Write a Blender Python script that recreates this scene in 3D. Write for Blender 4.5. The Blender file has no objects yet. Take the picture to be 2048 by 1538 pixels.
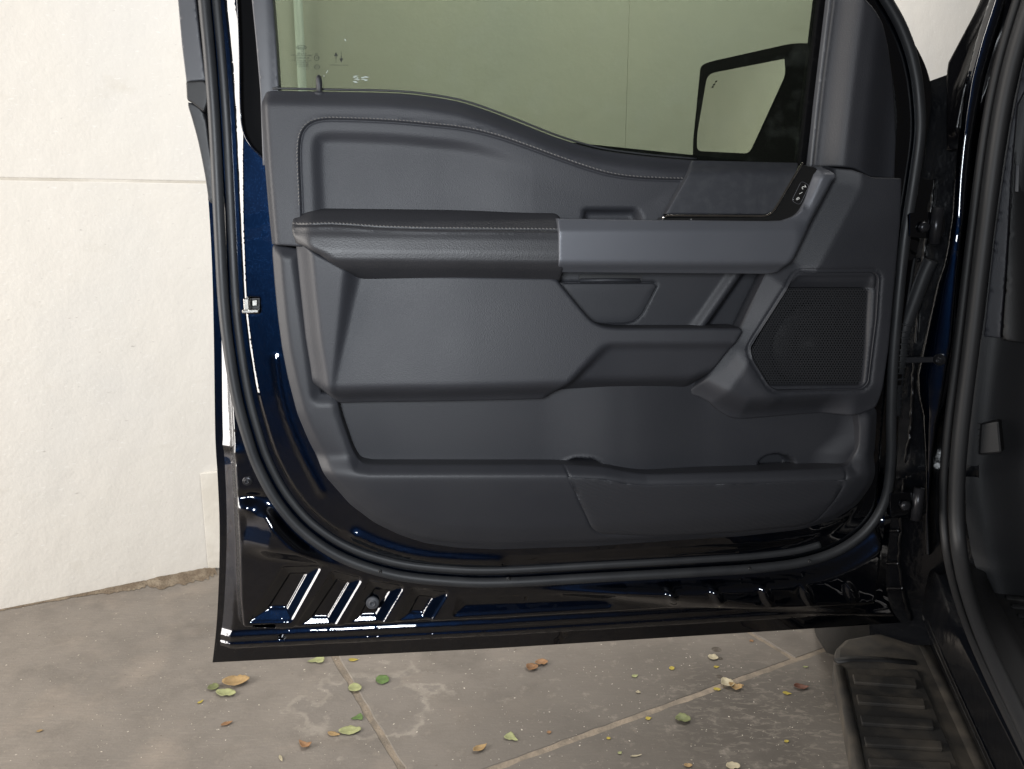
import bpy, bmesh, math, random
import numpy as np
from mathutils import Vector
from mathutils.geometry import delaunay_2d_cdt
random.seed(7); rng = np.random.default_rng(7)
scene = bpy.context.scene
COL = scene.collection

# ------------------------------------------------------------------ camera
FPX, CX, CY = 1600.0, 1024.0, 769.0
PITCH = math.atan((769 - 430) / FPX)
CAMZ = 1.27
cam_d = bpy.data.cameras.new('camera'); cam = bpy.data.objects.new('camera', cam_d); COL.objects.link(cam)
cam_d.sensor_width = 36; cam_d.lens = 36 * FPX / 2048; cam_d.clip_start = .02; cam_d.clip_end = 200
cam.location = (0, 0, CAMZ); cam.rotation_euler = (math.pi / 2 - PITCH, 0, 0)
scene.camera = cam
# ------------------------------------------------------------------ light
world = bpy.data.worlds.new('World'); scene.world = world; world.use_nodes = True
bg = world.node_tree.nodes['Background']
bg.inputs['Color'].default_value = (1.0, .93, .86, 1); bg.inputs['Strength'].default_value = .035
def area(name, loc, target, sx, sy, power, color):
    d = bpy.data.lights.new(name, 'AREA'); d.shape = 'RECTANGLE'; d.size = sx; d.size_y = sy; d.energy = power; d.color = color
    o = bpy.data.objects.new(name, d); COL.objects.link(o); o.location = loc
    o.rotation_euler = (Vector(target) - Vector(loc)).to_track_quat('-Z', 'Y').to_euler(); return o
area('open_side_light', (-3.4, .25, 1.52), (-.4, 1.9, 1.45), 1.6, 2.9, 185, (1.0, .945, .885))
key = area('photographer_light', (-.22, -.40, 1.37), (-.24, 1.3, 1.14), .4, .4, 9.4, (.90, .95, 1.0)); key.data.spread = math.radians(92)
area('added_wall_fill', (1.2, 2.1, 3.6), (1.0, 3.9, 1.2), 3.0, 1.2, 120, (1.0, .97, .93))  # added lamp without a visible source, brightens the wall behind the door
vs = scene.view_settings; vs.view_transform = 'Standard'; vs.look = 'None'; vs.exposure = 0; vs.gamma = 1
scene.cycles.use_denoising = True
scene.cycles.max_bounces = 6; scene.cycles.transparent_max_bounces = 12
scene.cycles.sample_clamp_indirect = 6

# ------------------------------------------------------------------ pixel -> place
s_, c_ = math.sin(PITCH), math.cos(PITCH)
CAM = np.array([0, 0, CAMZ])
def rays(p):
    p = np.atleast_2d(np.asarray(p, float)); a = (p[:, 0] - CX) / FPX; b = -(p[:, 1] - CY) / FPX
    return np.stack([a, c_ + b * s_, -s_ + b * c_], 1)
def on_plane(p, P0, n):
    r = rays(p); t = ((P0 - CAM) @ n) / (r @ n); return CAM + r * t[:, None]
def on_z(p, z):
    r = rays(p); return CAM + r * ((z - CAMZ) / r[:, 2])[:, None]
TH = math.radians(6.2)
DU = np.array([math.cos(TH), math.sin(TH), 0]); DN = np.array([math.sin(TH), -math.cos(TH), 0]); DP = np.array([0, 1.30, 0])
def on_door(p, h=0.0): return on_plane(p, DP + DN * h, DN)
KPX = .00083   # metres per photo pixel on the door

# ------------------------------------------------------------------ mesh helpers
def link(name, verts, faces, mat, parent=None, smooth=True, label=None, kind=None):
    base = np.array(parent['_b']) if parent is not None and '_b' in parent else np.zeros(3)
    v = np.asarray(verts, float) - base
    me = bpy.data.meshes.new(name); me.from_pydata(v.tolist(), [], [list(map(int, f)) for f in faces]); me.update()
    if smooth:
        me.polygons.foreach_set('use_smooth', np.ones(len(me.polygons), bool))
    o = bpy.data.objects.new(name, me); COL.objects.link(o)
    if mat: me.materials.append(mat)
    if parent is not None:
        while parent.get('_d', 0) >= 2: parent = parent.parent      # thing > part > sub-part, no deeper
        o.parent = parent; o['_b'] = list(map(float, base)); o['_d'] = parent.get('_d', 0) + 1
    if label: o['label'] = label
    if kind: o['kind'] = kind
    return o
def empty(name, loc, label, cat, group=None):
    o = bpy.data.objects.new(name, None); COL.objects.link(o); o.location = loc; o['_b'] = list(map(float, loc))
    o['label'] = label; o['category'] = cat
    if group: o['group'] = group
    o.empty_display_size = .05
    return o
def cr(pts, n=6, closed=False):
    """Catmull-Rom curve through points."""
    P = np.asarray(pts, float); m = len(P); out = []
    rngk = range(m) if closed else range(m - 1)
    for k in rngk:
        if closed: p0, p1, p2, p3 = P[(k - 1) % m], P[k], P[(k + 1) % m], P[(k + 2) % m]
        else: p0, p1, p2, p3 = P[max(k - 1, 0)], P[k], P[k + 1], P[min(k + 2, m - 1)]
        for t in np.arange(n) / n:
            out.append(.5 * ((2 * p1) + (-p0 + p2) * t + (2 * p0 - 5 * p1 + 4 * p2 - p3) * t * t + (-p0 + 3 * p1 - 3 * p2 + p3) * t ** 3))
    if not closed: out.append(P[-1])
    return np.array(out)
def rnd(pts, r=6, n=4):
    """closed polygon with rounded corners; r may be a list."""
    P = np.asarray(pts, float); m = len(P); out = []
    for k in range(m):
        rr = r[k] if isinstance(r, (list, tuple)) else r
        a, b, c = P[k - 1], P[k], P[(k + 1) % m]
        l1, l2 = np.linalg.norm(a - b), np.linalg.norm(c - b); q = min(rr, l1 * .48, l2 * .48)
        if q < .5: out.append(b); continue
        s, e = b + (a - b) / l1 * q, b + (c - b) / l2 * q
        for t in np.linspace(0, 1, n + 1): out.append((1 - t) ** 2 * s + 2 * t * (1 - t) * b + t * t * e)
    return np.array(out)
def resample(P, step, closed=True):
    P = np.asarray(P, float); Q = np.vstack([P, P[:1]]) if closed else P
    out = []
    for a, b in zip(Q[:-1], Q[1:]):
        l = np.linalg.norm(b - a)
        if l < 1e-6: continue
        k = max(1, int(math.ceil(l / step)))
        for t in range(k): out.append(a + (b - a) * t / k)
    if not closed: out.append(Q[-1])
    out = np.array(out)
    keep = [0]
    for i in range(1, len(out)):
        if np.linalg.norm(out[i] - out[keep[-1]]) > .6: keep.append(i)
    if closed and len(keep) > 3 and np.linalg.norm(out[keep[-1]] - out[0]) < .6: keep.pop()
    return out[keep]
def dist(p, line, closed=False):
    L = np.asarray(line, float)
    if closed: L = np.vstack([L, L[:1]])
    p = np.asarray(p, float); best = np.full(len(p), 1e9)
    for a, b in zip(L[:-1], L[1:]):
        d = b - a; dd = d @ d
        if dd < 1e-9: continue
        t = np.clip(((p - a) @ d) / dd, 0, 1); q = p - a - t[:, None] * d
        best = np.minimum(best, q[:, 0] ** 2 + q[:, 1] ** 2)
    return np.sqrt(best)
def inside(p, poly):
    P = np.asarray(poly, float); x, y = p[:, 0], p[:, 1]; r = np.zeros(len(p), bool)
    for (x1, y1), (x2, y2) in zip(P, np.roll(P, -1, 0)):
        if y1 == y2: continue
        k = (y1 > y) != (y2 > y)
        r ^= k & (x < (x2 - x1) * (y - y1) / (y2 - y1) + x1)
    return r
def sd(p, poly):
    d = dist(p, poly, True); return np.where(inside(p, poly), d, -d)
def ss(a, b, x):
    t = np.clip((np.asarray(x, float) - a) / (b - a), 0, 1); return t * t * (3 - 2 * t)
def lin(a, b, x): return np.clip((np.asarray(x, float) - a) / (b - a), 0, 1)
def offset(P, d):
    P = np.asarray(P, float); T = np.gradient(P, axis=0); T /= np.linalg.norm(T, axis=1)[:, None]; return P + np.stack([T[:, 1], -T[:, 0]], 1) * d
def xat(line, y):
    L = np.asarray(line, float); o = np.argsort(L[:, 1]); return np.interp(y, L[o, 1], L[o, 0])
def yat(line, x):
    L = np.asarray(line, float); o = np.argsort(L[:, 0]); return np.interp(x, L[o, 0], L[o, 1])

def relief(name, parent, outline, hf, mat, h0, sp=6, er=5, depth=.03, holes=(), hole_depth=.03, proj=None, extra=None, label=None, er_hole=3, kind=None):
    """a moulded piece: photo outline laid on a plane h0 off the door, raised by hf(photo px) with rounded rim and a real edge."""
    proj = proj or (lambda p, h: on_door(p, h0) + DN * (h - h0)[:, None])
    O = resample(outline, sp); H = [resample(h, sp * .7) for h in holes]
    loops = [O] + H
    pts = [O] + H; nb = sum(map(len, pts))
    lo, hi = O.min(0), O.max(0)
    gx, gy = np.meshgrid(np.arange(lo[0], hi[0], sp), np.arange(lo[1], hi[1], sp * .87)); gx[1::2] += sp / 2
    G = np.stack([gx.ravel(), gy.ravel()], 1); G += rng.uniform(-.05, .05, G.shape) * sp
    if extra is not None: G = np.vstack([G, extra])
    rings = []
    for li, L in enumerate(loops):
        e = er if li == 0 else er_hole
        if e <= 0: continue
        T = np.roll(L, -1, 0) - np.roll(L, 1, 0); T /= np.linalg.norm(T, axis=1)[:, None] + 1e-9
        for sg in (1, -1):
            Nn = np.stack([-T[:, 1], T[:, 0]], 1) * sg
            for f in (.12, .35, .68, 1.05): 
                q = L + Nn * f * e
                rings.append((q, f * e, li))
    cand = []
    def okk(q):
        m = inside(q, O)
        for h in H: m &= ~inside(q, h)
        return m
    dmin = lambda q: np.minimum.reduce([dist(q, L, True) for L in loops])
    for q, dd, li in rings:
        m = okk(q) & (dmin(q) > dd * .93); cand.append(q[m])
    m = okk(G); G = G[m]; em = max(er, 1.) * 1.25; dG = dmin(G); G = G[dG > min(em, sp * .6) if er <= sp * .5 else dG > em]
    allp = np.vstack(pts + cand + [G])
    # constraints
    edges = []; k = 0
    for L in loops:
        n = len(L); edges += [(k + i, k + (i + 1) % n) for i in range(n)]; k += n
    r = delaunay_2d_cdt([Vector(p) for p in allp], edges, [], 0, 1e-4)
    V = np.array([(v.x, v.y) for v in r[0]]); Fc = np.array([f[:] for f in r[2] if len(f) == 3], int)
    cen = V[Fc].mean(1); Fc = Fc[okk(cen)]
    o2n = {}
    for i, src in enumerate(r[3]):
        for q in src: o2n[q] = i
    h = hf(V)
    h = np.broadcast_to(np.asarray(h, float), (len(V),)).copy()
    for li, L in enumerate(loops):
        e = er if li == 0 else er_hole
        if e > 0:
            d = np.minimum(dist(V, L, True), e); h -= (e - np.sqrt(np.maximum(e * e - (e - d) ** 2, 0))) * KPX
    W = proj(V, h)
    verts = W.tolist(); faces = [tuple(f) for f in Fc]
    # orientation towards the camera
    a, b, c = W[Fc[:, 0]], W[Fc[:, 1]], W[Fc[:, 2]]
    nrm = np.cross(b - a, c - a); 
    view = CAM - (a + b + c) / 3
    if ((nrm * view).sum(1) > 0).mean() < .5: faces = [f[::-1] for f in faces]
    k = 0
    for li, L in enumerate(loops):
        n = len(L); dp = depth if li == 0 else hole_depth
        if dp > 0:
            idx = [o2n[k + i] for i in range(n)]
            top = proj(V[idx], h[idx]); bot = proj(V[idx], h[idx] - dp)
            b0 = len(verts); verts += top.tolist() + bot.tolist()
            for i in range(n):
                j = (i + 1) % n; faces.append((b0 + i, b0 + j, b0 + n + j, b0 + n + i))
        k += n
    return link(name, verts, faces, mat, parent, True, label, kind)

def sweep(name, parent, path, prof, mat, side=None, up=None, closed=False, cap=True, label=None, kind=None):
    """profile (a,b): a along side, b along up."""
    P = np.asarray(path, float); n = len(P)
    T = np.gradient(P, axis=0) if not closed else np.roll(P, -1, 0) - np.roll(P, 1, 0)
    T /= np.linalg.norm(T, axis=1)[:, None] + 1e-12
    up = DN if up is None else np.asarray(up, float)
    S = np.cross(T, up); S /= np.linalg.norm(S, axis=1)[:, None] + 1e-12
    Up = np.cross(S, T)
    Q = np.asarray(prof, float); m = len(Q)
    verts = (P[:, None] + S[:, None] * Q[None, :, :1] + Up[:, None] * Q[None, :, 1:]).reshape(-1, 3)
    faces = []
    for i in range(n if closed else n - 1):
        j = (i + 1) % n
        for k in range(m):
            l = (k + 1) % m; faces.append((i * m + k, i * m + l, j * m + l, j * m + k))
    if cap and not closed:
        faces.append(tuple(range(m))[::-1]); faces.append(tuple((n - 1) * m + k for k in range(m)))
    return link(name, verts, faces, mat, parent, True, label, kind)
def circ(r, n=12, sx=1, sy=1, oy=0): return [(r * sx * math.cos(2 * math.pi * k / n), r * sy * math.sin(2 * math.pi * k / n) + oy) for k in range(n)]
def prism(name, parent, poly3, vec, mat, smooth=False, label=None, bev=0):
    """closed polygon (3d) extruded by vec."""
    P = np.asarray(poly3, float); n = len(P); v = np.vstack([P, P + np.asarray(vec)])
    f = [tuple(range(n)), tuple(range(2 * n - 1, n - 1, -1))] + [(i, n + i, n + (i + 1) % n, (i + 1) % n) for i in range(n)]
    o = link(name, v, f, mat, parent, smooth, label)
    bm = bmesh.new(); bm.from_mesh(o.data); bmesh.ops.recalc_face_normals(bm, faces=bm.faces)
    if bev: bmesh.ops.bevel(bm, geom=list(bm.edges), offset=bev, segments=2, profile=.5, affect='EDGES', clamp_overlap=True)
    bm.to_mesh(o.data); bm.free(); return o
def lathe(name, parent, center, axis, prof, mat, n=20, label=None):
    ax = np.asarray(axis, float); ax /= np.linalg.norm(ax); t = np.array([0, 0, 1.]) if abs(ax[2]) < .9 else np.array([1., 0, 0])
    e1 = np.cross(ax, t); e1 /= np.linalg.norm(e1); e2 = np.cross(ax, e1); v = []; f = []
    for r, h in prof:
        for k in range(n):
            a = 2 * math.pi * k / n; v.append(np.asarray(center) + ax * h + r * (math.cos(a) * e1 + math.sin(a) * e2))
    m = len(prof)
    for i in range(m - 1):
        for k in range(n): f.append((i * n + k, i * n + (k + 1) % n, (i + 1) * n + (k + 1) % n, (i + 1) * n + k))
    f.append(tuple(range((m - 1) * n, m * n))); f.append(tuple(range(n))[::-1])
    return link(name, v, f, mat, parent, True, label)
def loft(name, parent, curves, mat, label=None, kind=None, smooth=True):
    m = len(curves[0]); v = np.vstack(curves); f = []
    for i in range(len(curves) - 1):
        for k in range(m - 1): f.append((i * m + k, i * m + k + 1, (i + 1) * m + k + 1, (i + 1) * m + k))
    return link(name, v, f, mat, parent, smooth, label, kind)

# ------------------------------------------------------------------ materials
def mat(name, col, rough=.5, metal=0, spec=.5, coat=0, bump=None, var=None, coat_rough=.03, sheen=0):
    m = bpy.data.materials.new(name); m.use_nodes = True; nt = m.node_tree; N = nt.nodes; L = nt.links; b = N['Principled BSDF']
    b.inputs['Base Color'].default_value = (*col, 1); b.inputs['Roughness'].default_value = rough; b.inputs['Metallic'].default_value = metal
    b.inputs['Specular IOR Level'].default_value = spec; b.inputs['Coat Weight'].default_value = coat; b.inputs['Coat Roughness'].default_value = coat_rough
    b.inputs['Sheen Weight'].default_value = sheen
    tc = N.new('ShaderNodeTexCoord'); m['tc'] = tc.name
    if bump:
        prev = None
        for kind, sc, st, dist_ in bump:
            if kind == 'noise': t = N.new('ShaderNodeTexNoise'); t.inputs['Scale'].default_value = sc; t.inputs['Detail'].default_value = 3; out = t.outputs['Fac']
            else: t = N.new('ShaderNodeTexVoronoi'); t.inputs['Scale'].default_value = sc; out = t.outputs['Distance']
            L.new(tc.outputs['Object'], t.inputs['Vector'])
            bp = N.new('ShaderNodeBump'); bp.inputs['Strength'].default_value = st; bp.inputs['Distance'].default_value = dist_
            L.new(out, bp.inputs['Height'])
            if prev: L.new(prev.outputs['Normal'], bp.inputs['Normal'])
            prev = bp
        L.new(prev.outputs['Normal'], b.inputs['Normal'])
    if var:   # (scale, col2, lo, hi[, rough2])
        t = N.new('ShaderNodeTexNoise'); t.inputs['Scale'].default_value = var[0]; t.inputs['Detail'].default_value = 6; L.new(tc.outputs['Object'], t.inputs['Vector'])
        r = N.new('ShaderNodeMapRange'); r.inputs['From Min'].default_value = var[2]; r.inputs['From Max'].default_value = var[3]; L.new(t.outputs['Fac'], r.inputs['Value'])
        x = N.new('ShaderNodeMix'); x.data_type = 'RGBA'; x.inputs['A'].default_value = (*col, 1); x.inputs['B'].default_value = (*var[1], 1)
        L.new(r.outputs['Result'], x.inputs['Factor']); L.new(x.outputs['Result'], b.inputs['Base Color'])
        if len(var) > 4:
            y = N.new('ShaderNodeMix'); y.inputs['A'].default_value = rough; y.inputs['B'].default_value = var[4]
            L.new(r.outputs['Result'], y.inputs['Factor']); L.new(y.outputs['Result'], b.inputs['Roughness'])
    return m
GR = [('voronoi', 700, .38, .0005), ('noise', 330, .08, .0008)]
M = {}
M['trim'] = mat('soft_trim', (.0232, .0240, .0287), .52, spec=.40, bump=GR, var=(9, (.0275, .0285, .0338), .3, .7, .58))
M['trim_low'] = mat('hard_trim', (.0210, .0218, .0264), .50, spec=.38, bump=[('voronoi', 850, .25, .0005)], var=(7, (.0252, .026, .0302), .3, .7, .52))
M['leather'] = mat('armrest_leather', (.0215, .0218, .0248), .44, spec=.45, bump=[('voronoi', 520, .28, .0006), ('noise', 70, .06, .0015)], var=(14, (.0252, .0252, .0285), .3, .7, .5))
M['satin'] = mat('satin_grey', (.082, .086, .099), .40, metal=.3, bump=[('noise', 900, .06, .0004)], var=(5, (.090, .094, .107), .3, .7, .46))
M['decor'] = mat('brushed_decor', (.027, .0285, .034), .52, spec=.4, bump=[('noise', 500, .1, .0005)], var=(70, (.036, .038, .043), .45, .75, .58))
M['gloss'] = mat('gloss_black', (.012, .012, .012), .16, bump=[('noise', 30, .03, .001)])
M['chrome'] = mat('dark_chrome', (.75, .72, .68), .14, metal=1)
M['rubber'] = mat('seal_rubber', (.021, .022, .0245), .44, spec=.4, bump=[('noise', 300, .08, .0006)], var=(20, (.028, .029, .031), .35, .7, .52))
M['black'] = mat('black_plastic', (.012, .012, .013), .55, bump=[('noise', 300, .1, .0005)])
M['void'] = mat('flat_black_rubber', (.003, .003, .0035), .7, spec=.06)
M['opening'] = mat('opening_seal_rubber', (.019, .0195, .021), .5, spec=.35, bump=[('noise', 300, .08, .0006)])
M['gap'] = mat('sealed_body_black', (.003, .0035, .005), .22, spec=.45, bump=[('noise', 30, .5, .005)])
M['blackgloss'] = mat('black_painted_plastic', (.004, .004, .005), .22, spec=.3)
M['cover'] = mat('grey_frame_cover', (.062, .064, .072), .5, bump=[('noise', 700, .12, .0004)], var=(24, (.08, .082, .09), .5, .8, .55))
M['grille'] = mat('grille_black', (.019, .0195, .022), .45)
M['thread'] = mat('stitch_thread', (.27, .262, .255), .75)
M['steel'] = mat('zinc_steel', (.62, .60, .56), .22, metal=1, bump=[('noise', 90, .1, .001)])
M['bolt'] = mat('black_bolt', (.03, .03, .034), .3, metal=.5)
M['print'] = mat('glass_print', (.006, .008, .006), .7)
M['icon'] = mat('white_icon_print', (.75, .74, .70), .5)
M['mirror'] = mat('mirror_silver', (.64, .64, .64), .015, metal=1)
M['carpet'] = mat('rubber_floor_mat', (.018, .018, .019), .55, bump=[('noise', 60, .3, .003)], var=(18, (.045, .040, .035), .55, .8, .7))
M['tyre'] = mat('tyre_rubber', (.020, .019, .018), .75, bump=[('noise', 120, .4, .002)])
M['cabin'] = mat('cabin_trim', (.012, .0125, .0145), .5, bump=GR)
M['cabin_dark'] = mat('cabin_dark_trim', (.006, .006, .007), .55, bump=GR)
M['dash'] = mat('dash_end_trim', (.028, .029, .036), .5, bump=GR)
def paint():
    m = mat('navy_paint', (.004, .012, .040), .42, metal=1.0, coat=1.0, coat_rough=.02); m.node_tree.nodes['Principled BSDF'].inputs['Coat IOR'].default_value = 1.85
    nt = m.node_tree; N = nt.nodes; L = nt.links; b = N['Principled BSDF']; tc = N[m['tc']]
    v = N.new('ShaderNodeTexVoronoi'); v.inputs['Scale'].default_value = 1300; L.new(tc.outputs['Object'], v.inputs['Vector'])
    r = N.new('ShaderNodeMapRange'); r.inputs['From Min'].default_value = .93; r.inputs['From Max'].default_value = 1.0
    sep = N.new('ShaderNodeSeparateColor'); L.new(v.outputs['Color'], sep.inputs['Color']); L.new(sep.outputs['Red'], r.inputs['Value'])
    x = N.new('ShaderNodeMix'); x.data_type = 'RGBA'; x.inputs['A'].default_value = (.0008, .0033, .0105, 1); x.inputs['B'].default_value = (.0045, .015, .042, 1)
    L.new(r.outputs['Result'], x.inputs['Factor']); L.new(x.outputs['Result'], b.inputs['Base Color'])
    n = N.new('ShaderNodeTexNoise'); n.inputs['Scale'].default_value = 16; n.inputs['Detail'].default_value = 2; L.new(tc.outputs['Object'], n.inputs['Vector'])
    bp = N.new('ShaderNodeBump'); bp.inputs['Strength'].default_value = .28; bp.inputs['Distance'].default_value = .004; L.new(n.outputs['Fac'], bp.inputs['Height'])
    L.new(bp.outputs['Normal'], b.inputs['Normal']); L.new(bp.outputs['Normal'], b.inputs['Coat Normal'])
    # faint road dust
    d = N.new('ShaderNodeTexNoise'); d.inputs['Scale'].default_value = 38; d.inputs['Detail'].default_value = 8; L.new(tc.outputs['Object'], d.inputs['Vector'])
    q = N.new('ShaderNodeMapRange'); q.inputs['From Min'].default_value = .55; q.inputs['From Max'].default_value = .8; q.inputs['To Min'].default_value = .012; q.inputs['To Max'].default_value = .05
    L.new(d.outputs['Fac'], q.inputs['Value']); L.new(q.outputs['Result'], b.inputs['Coat Roughness'])
    return m
M['paint'] = paint()
def insert_mat():
    m = mat('woven_insert', (.022, .0228, .027), .5)
    nt = m.node_tree; N = nt.nodes; L = nt.links; b = N['Principled BSDF']; tc = N[m['tc']]
    w = N.new('ShaderNodeTexWave'); w.inputs['Scale'].default_value = 75; w.bands_direction = 'DIAGONAL'; w.inputs['Distortion'].default_value = 0
    mp = N.new('ShaderNodeMapping'); mp.inputs['Rotation'].default_value = (0, .5, 0); L.new(tc.outputs['Object'], mp.inputs['Vector']); L.new(mp.outputs['Vector'], w.inputs['Vector'])
    v = N.new('ShaderNodeTexVoronoi'); v.inputs['Scale'].default_value = 340; L.new(tc.outputs['Object'], v.inputs['Vector'])
    mu = N.new('ShaderNodeMath'); mu.operation = 'MULTIPLY'; L.new(w.outputs['Fac'], mu.inputs[0]); L.new(v.outputs['Distance'], mu.inputs[1])
    bp = N.new('ShaderNodeBump'); bp.inputs['Strength'].default_value = .35; bp.inputs['Distance'].default_value = .001; L.new(mu.outputs[0], bp.inputs['Height'])
    L.new(bp.outputs['Normal'], b.inputs['Normal']); return m
M['insert'] = insert_mat()
def glass():
    m = bpy.data.materials.new('tinted_glass'); m.use_nodes = True; nt = m.node_tree; N = nt.nodes; L = nt.links
    for n in list(N): N.remove(n)
    o = N.new('ShaderNodeOutputMaterial'); t = N.new('ShaderNodeBsdfTransparent'); t.inputs['Color'].default_value = (.47, .51, .44, 1)
    g = N.new('ShaderNodeBsdfGlossy'); g.inputs['Roughness'].default_value = .01; g.inputs['Color'].default_value = (.9, .95, .9, 1)
    d = N.new('ShaderNodeBsdfDiffuse'); d.inputs['Color'].default_value = (.5, .55, .5, 1)
    f = N.new('ShaderNodeFresnel'); f.inputs['IOR'].default_value = 1.45
    tc = N.new('ShaderNodeTexCoord'); n = N.new('ShaderNodeTexNoise'); n.inputs['Scale'].default_value = 24; n.inputs['Detail'].default_value = 9; L.new(tc.outputs['Object'], n.inputs['Vector'])
    r = N.new('ShaderNodeMapRange'); r.inputs['From Min'].default_value = .52; r.inputs['From Max'].default_value = .85; r.inputs['To Min'].default_value = .006; r.inputs['To Max'].default_value = .05; L.new(n.outputs['Fac'], r.inputs['Value'])
    x1 = N.new('ShaderNodeMixShader'); L.new(r.outputs['Result'], x1.inputs[0]); L.new(t.outputs[0], x1.inputs[1]); L.new(d.outputs[0], x1.inputs[2])
    x = N.new('ShaderNodeMixShader'); L.new(f.outputs[0], x.inputs[0]); L.new(x1.outputs[0], x.inputs[1]); L.new(g.outputs[0], x.inputs[2]); L.new(x.outputs[0], o.inputs['Surface'])
    return m
M['glass'] = glass()
def wallmat():
    m = mat('white_wall_paint', (.80, .785, .75), .75, bump=[('noise', 7, .35, .012), ('noise', 90, .35, .002)])
    nt = m.node_tree; N = nt.nodes; L = nt.links; b = N['Principled BSDF']; tc = N[m['tc']]
    mp = N.new('ShaderNodeMapping'); mp.inputs['Scale'].default_value = (1, 1, 2.6); mp.inputs['Rotation'].default_value = (.3, .7, 0); L.new(tc.outputs['Object'], mp.inputs['Vector'])
    def noise(sc, det, lo, hi, vec):
        t = N.new('ShaderNodeTexNoise'); t.inputs['Scale'].default_value = sc; t.inputs['Detail'].default_value = det; L.new(vec, t.inputs['Vector'])
        r = N.new('ShaderNodeMapRange'); r.inputs['From Min'].default_value = lo; r.inputs['From Max'].default_value = hi; L.new(t.outputs['Fac'], r.inputs['Value']); return r.outputs['Result']
    def mix(a, bcol, fac):
        x = N.new('ShaderNodeMix'); x.data_type = 'RGBA'; L.new(fac, x.inputs['Factor']); L.new(a, x.inputs['A']); x.inputs['B'].default_value = (*bcol, 1); return x.outputs['Result']
    rgb = N.new('ShaderNodeRGB'); rgb.outputs[0].default_value = (.79, .768, .722, 1)
    a = mix(rgb.outputs[0], (.735, .73, .71), noise(1.3, 5, .45, .75, tc.outputs['Object']))
    a = mix(a, (.55, .53, .50), noise(33, 3, .71, .80, mp.outputs['Vector'])); a = mix(a, (.70, .675, .62), noise(5, 8, .63, .82, mp.outputs['Vector'])); a = mix(a, (.86, .85, .82), noise(60, 4, .62, .75, mp.outputs['Vector']))
    L.new(a, b.inputs['Base Color']); return m
M['wall'] = wallmat()
M['joint_stain'] = mat('stained_joint', (.60, .565, .50), .85, bump=[('noise', 60, .4, .003)], var=(6, (.74, .71, .65), .4, .65))
M['dirt'] = mat('packed_dirt', (.155, .118, .082), .95, bump=[('noise', 110, .9, .006)], var=(22, (.25, .205, .15), .45, .65))
M['galv'] = mat('painted_conduit', (.86, .92, .92), .25)
M['filler'] = mat('joint_filler', (.265, .218, .168), .95, bump=[('noise', 130, .8, .004)], var=(26, (.185, .156, .124), .42, .62))

# ================================================================== SETTING
# wall-aligned ground axes
WA = on_z([(0, 1220)], 0)[0]; WB = on_z([(412, 1140)], 0)[0]
wd = (WB - WA) / np.linalg.norm(WB - WA); wn = np.array([wd[1], -wd[0], 0])      # wn points to the camera side
def gs(p): q = on_z(p, 0)[:, :2] - WA[:2]; return np.stack([q @ wd[:2], q @ wn[:2]], 1)
def G3(s, t, z=0): return WA + wd * s + wn * t + np.array([0, 0, z])
j1 = gs([(660, 1310), (815, 1538)])[:, 0].mean(); j2 = gs([(945, 1538), (1640, 1312)])[:, 1].mean(); j3 = gs([(1556, 1275), (1574, 1335)])[:, 0].mean()

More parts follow.
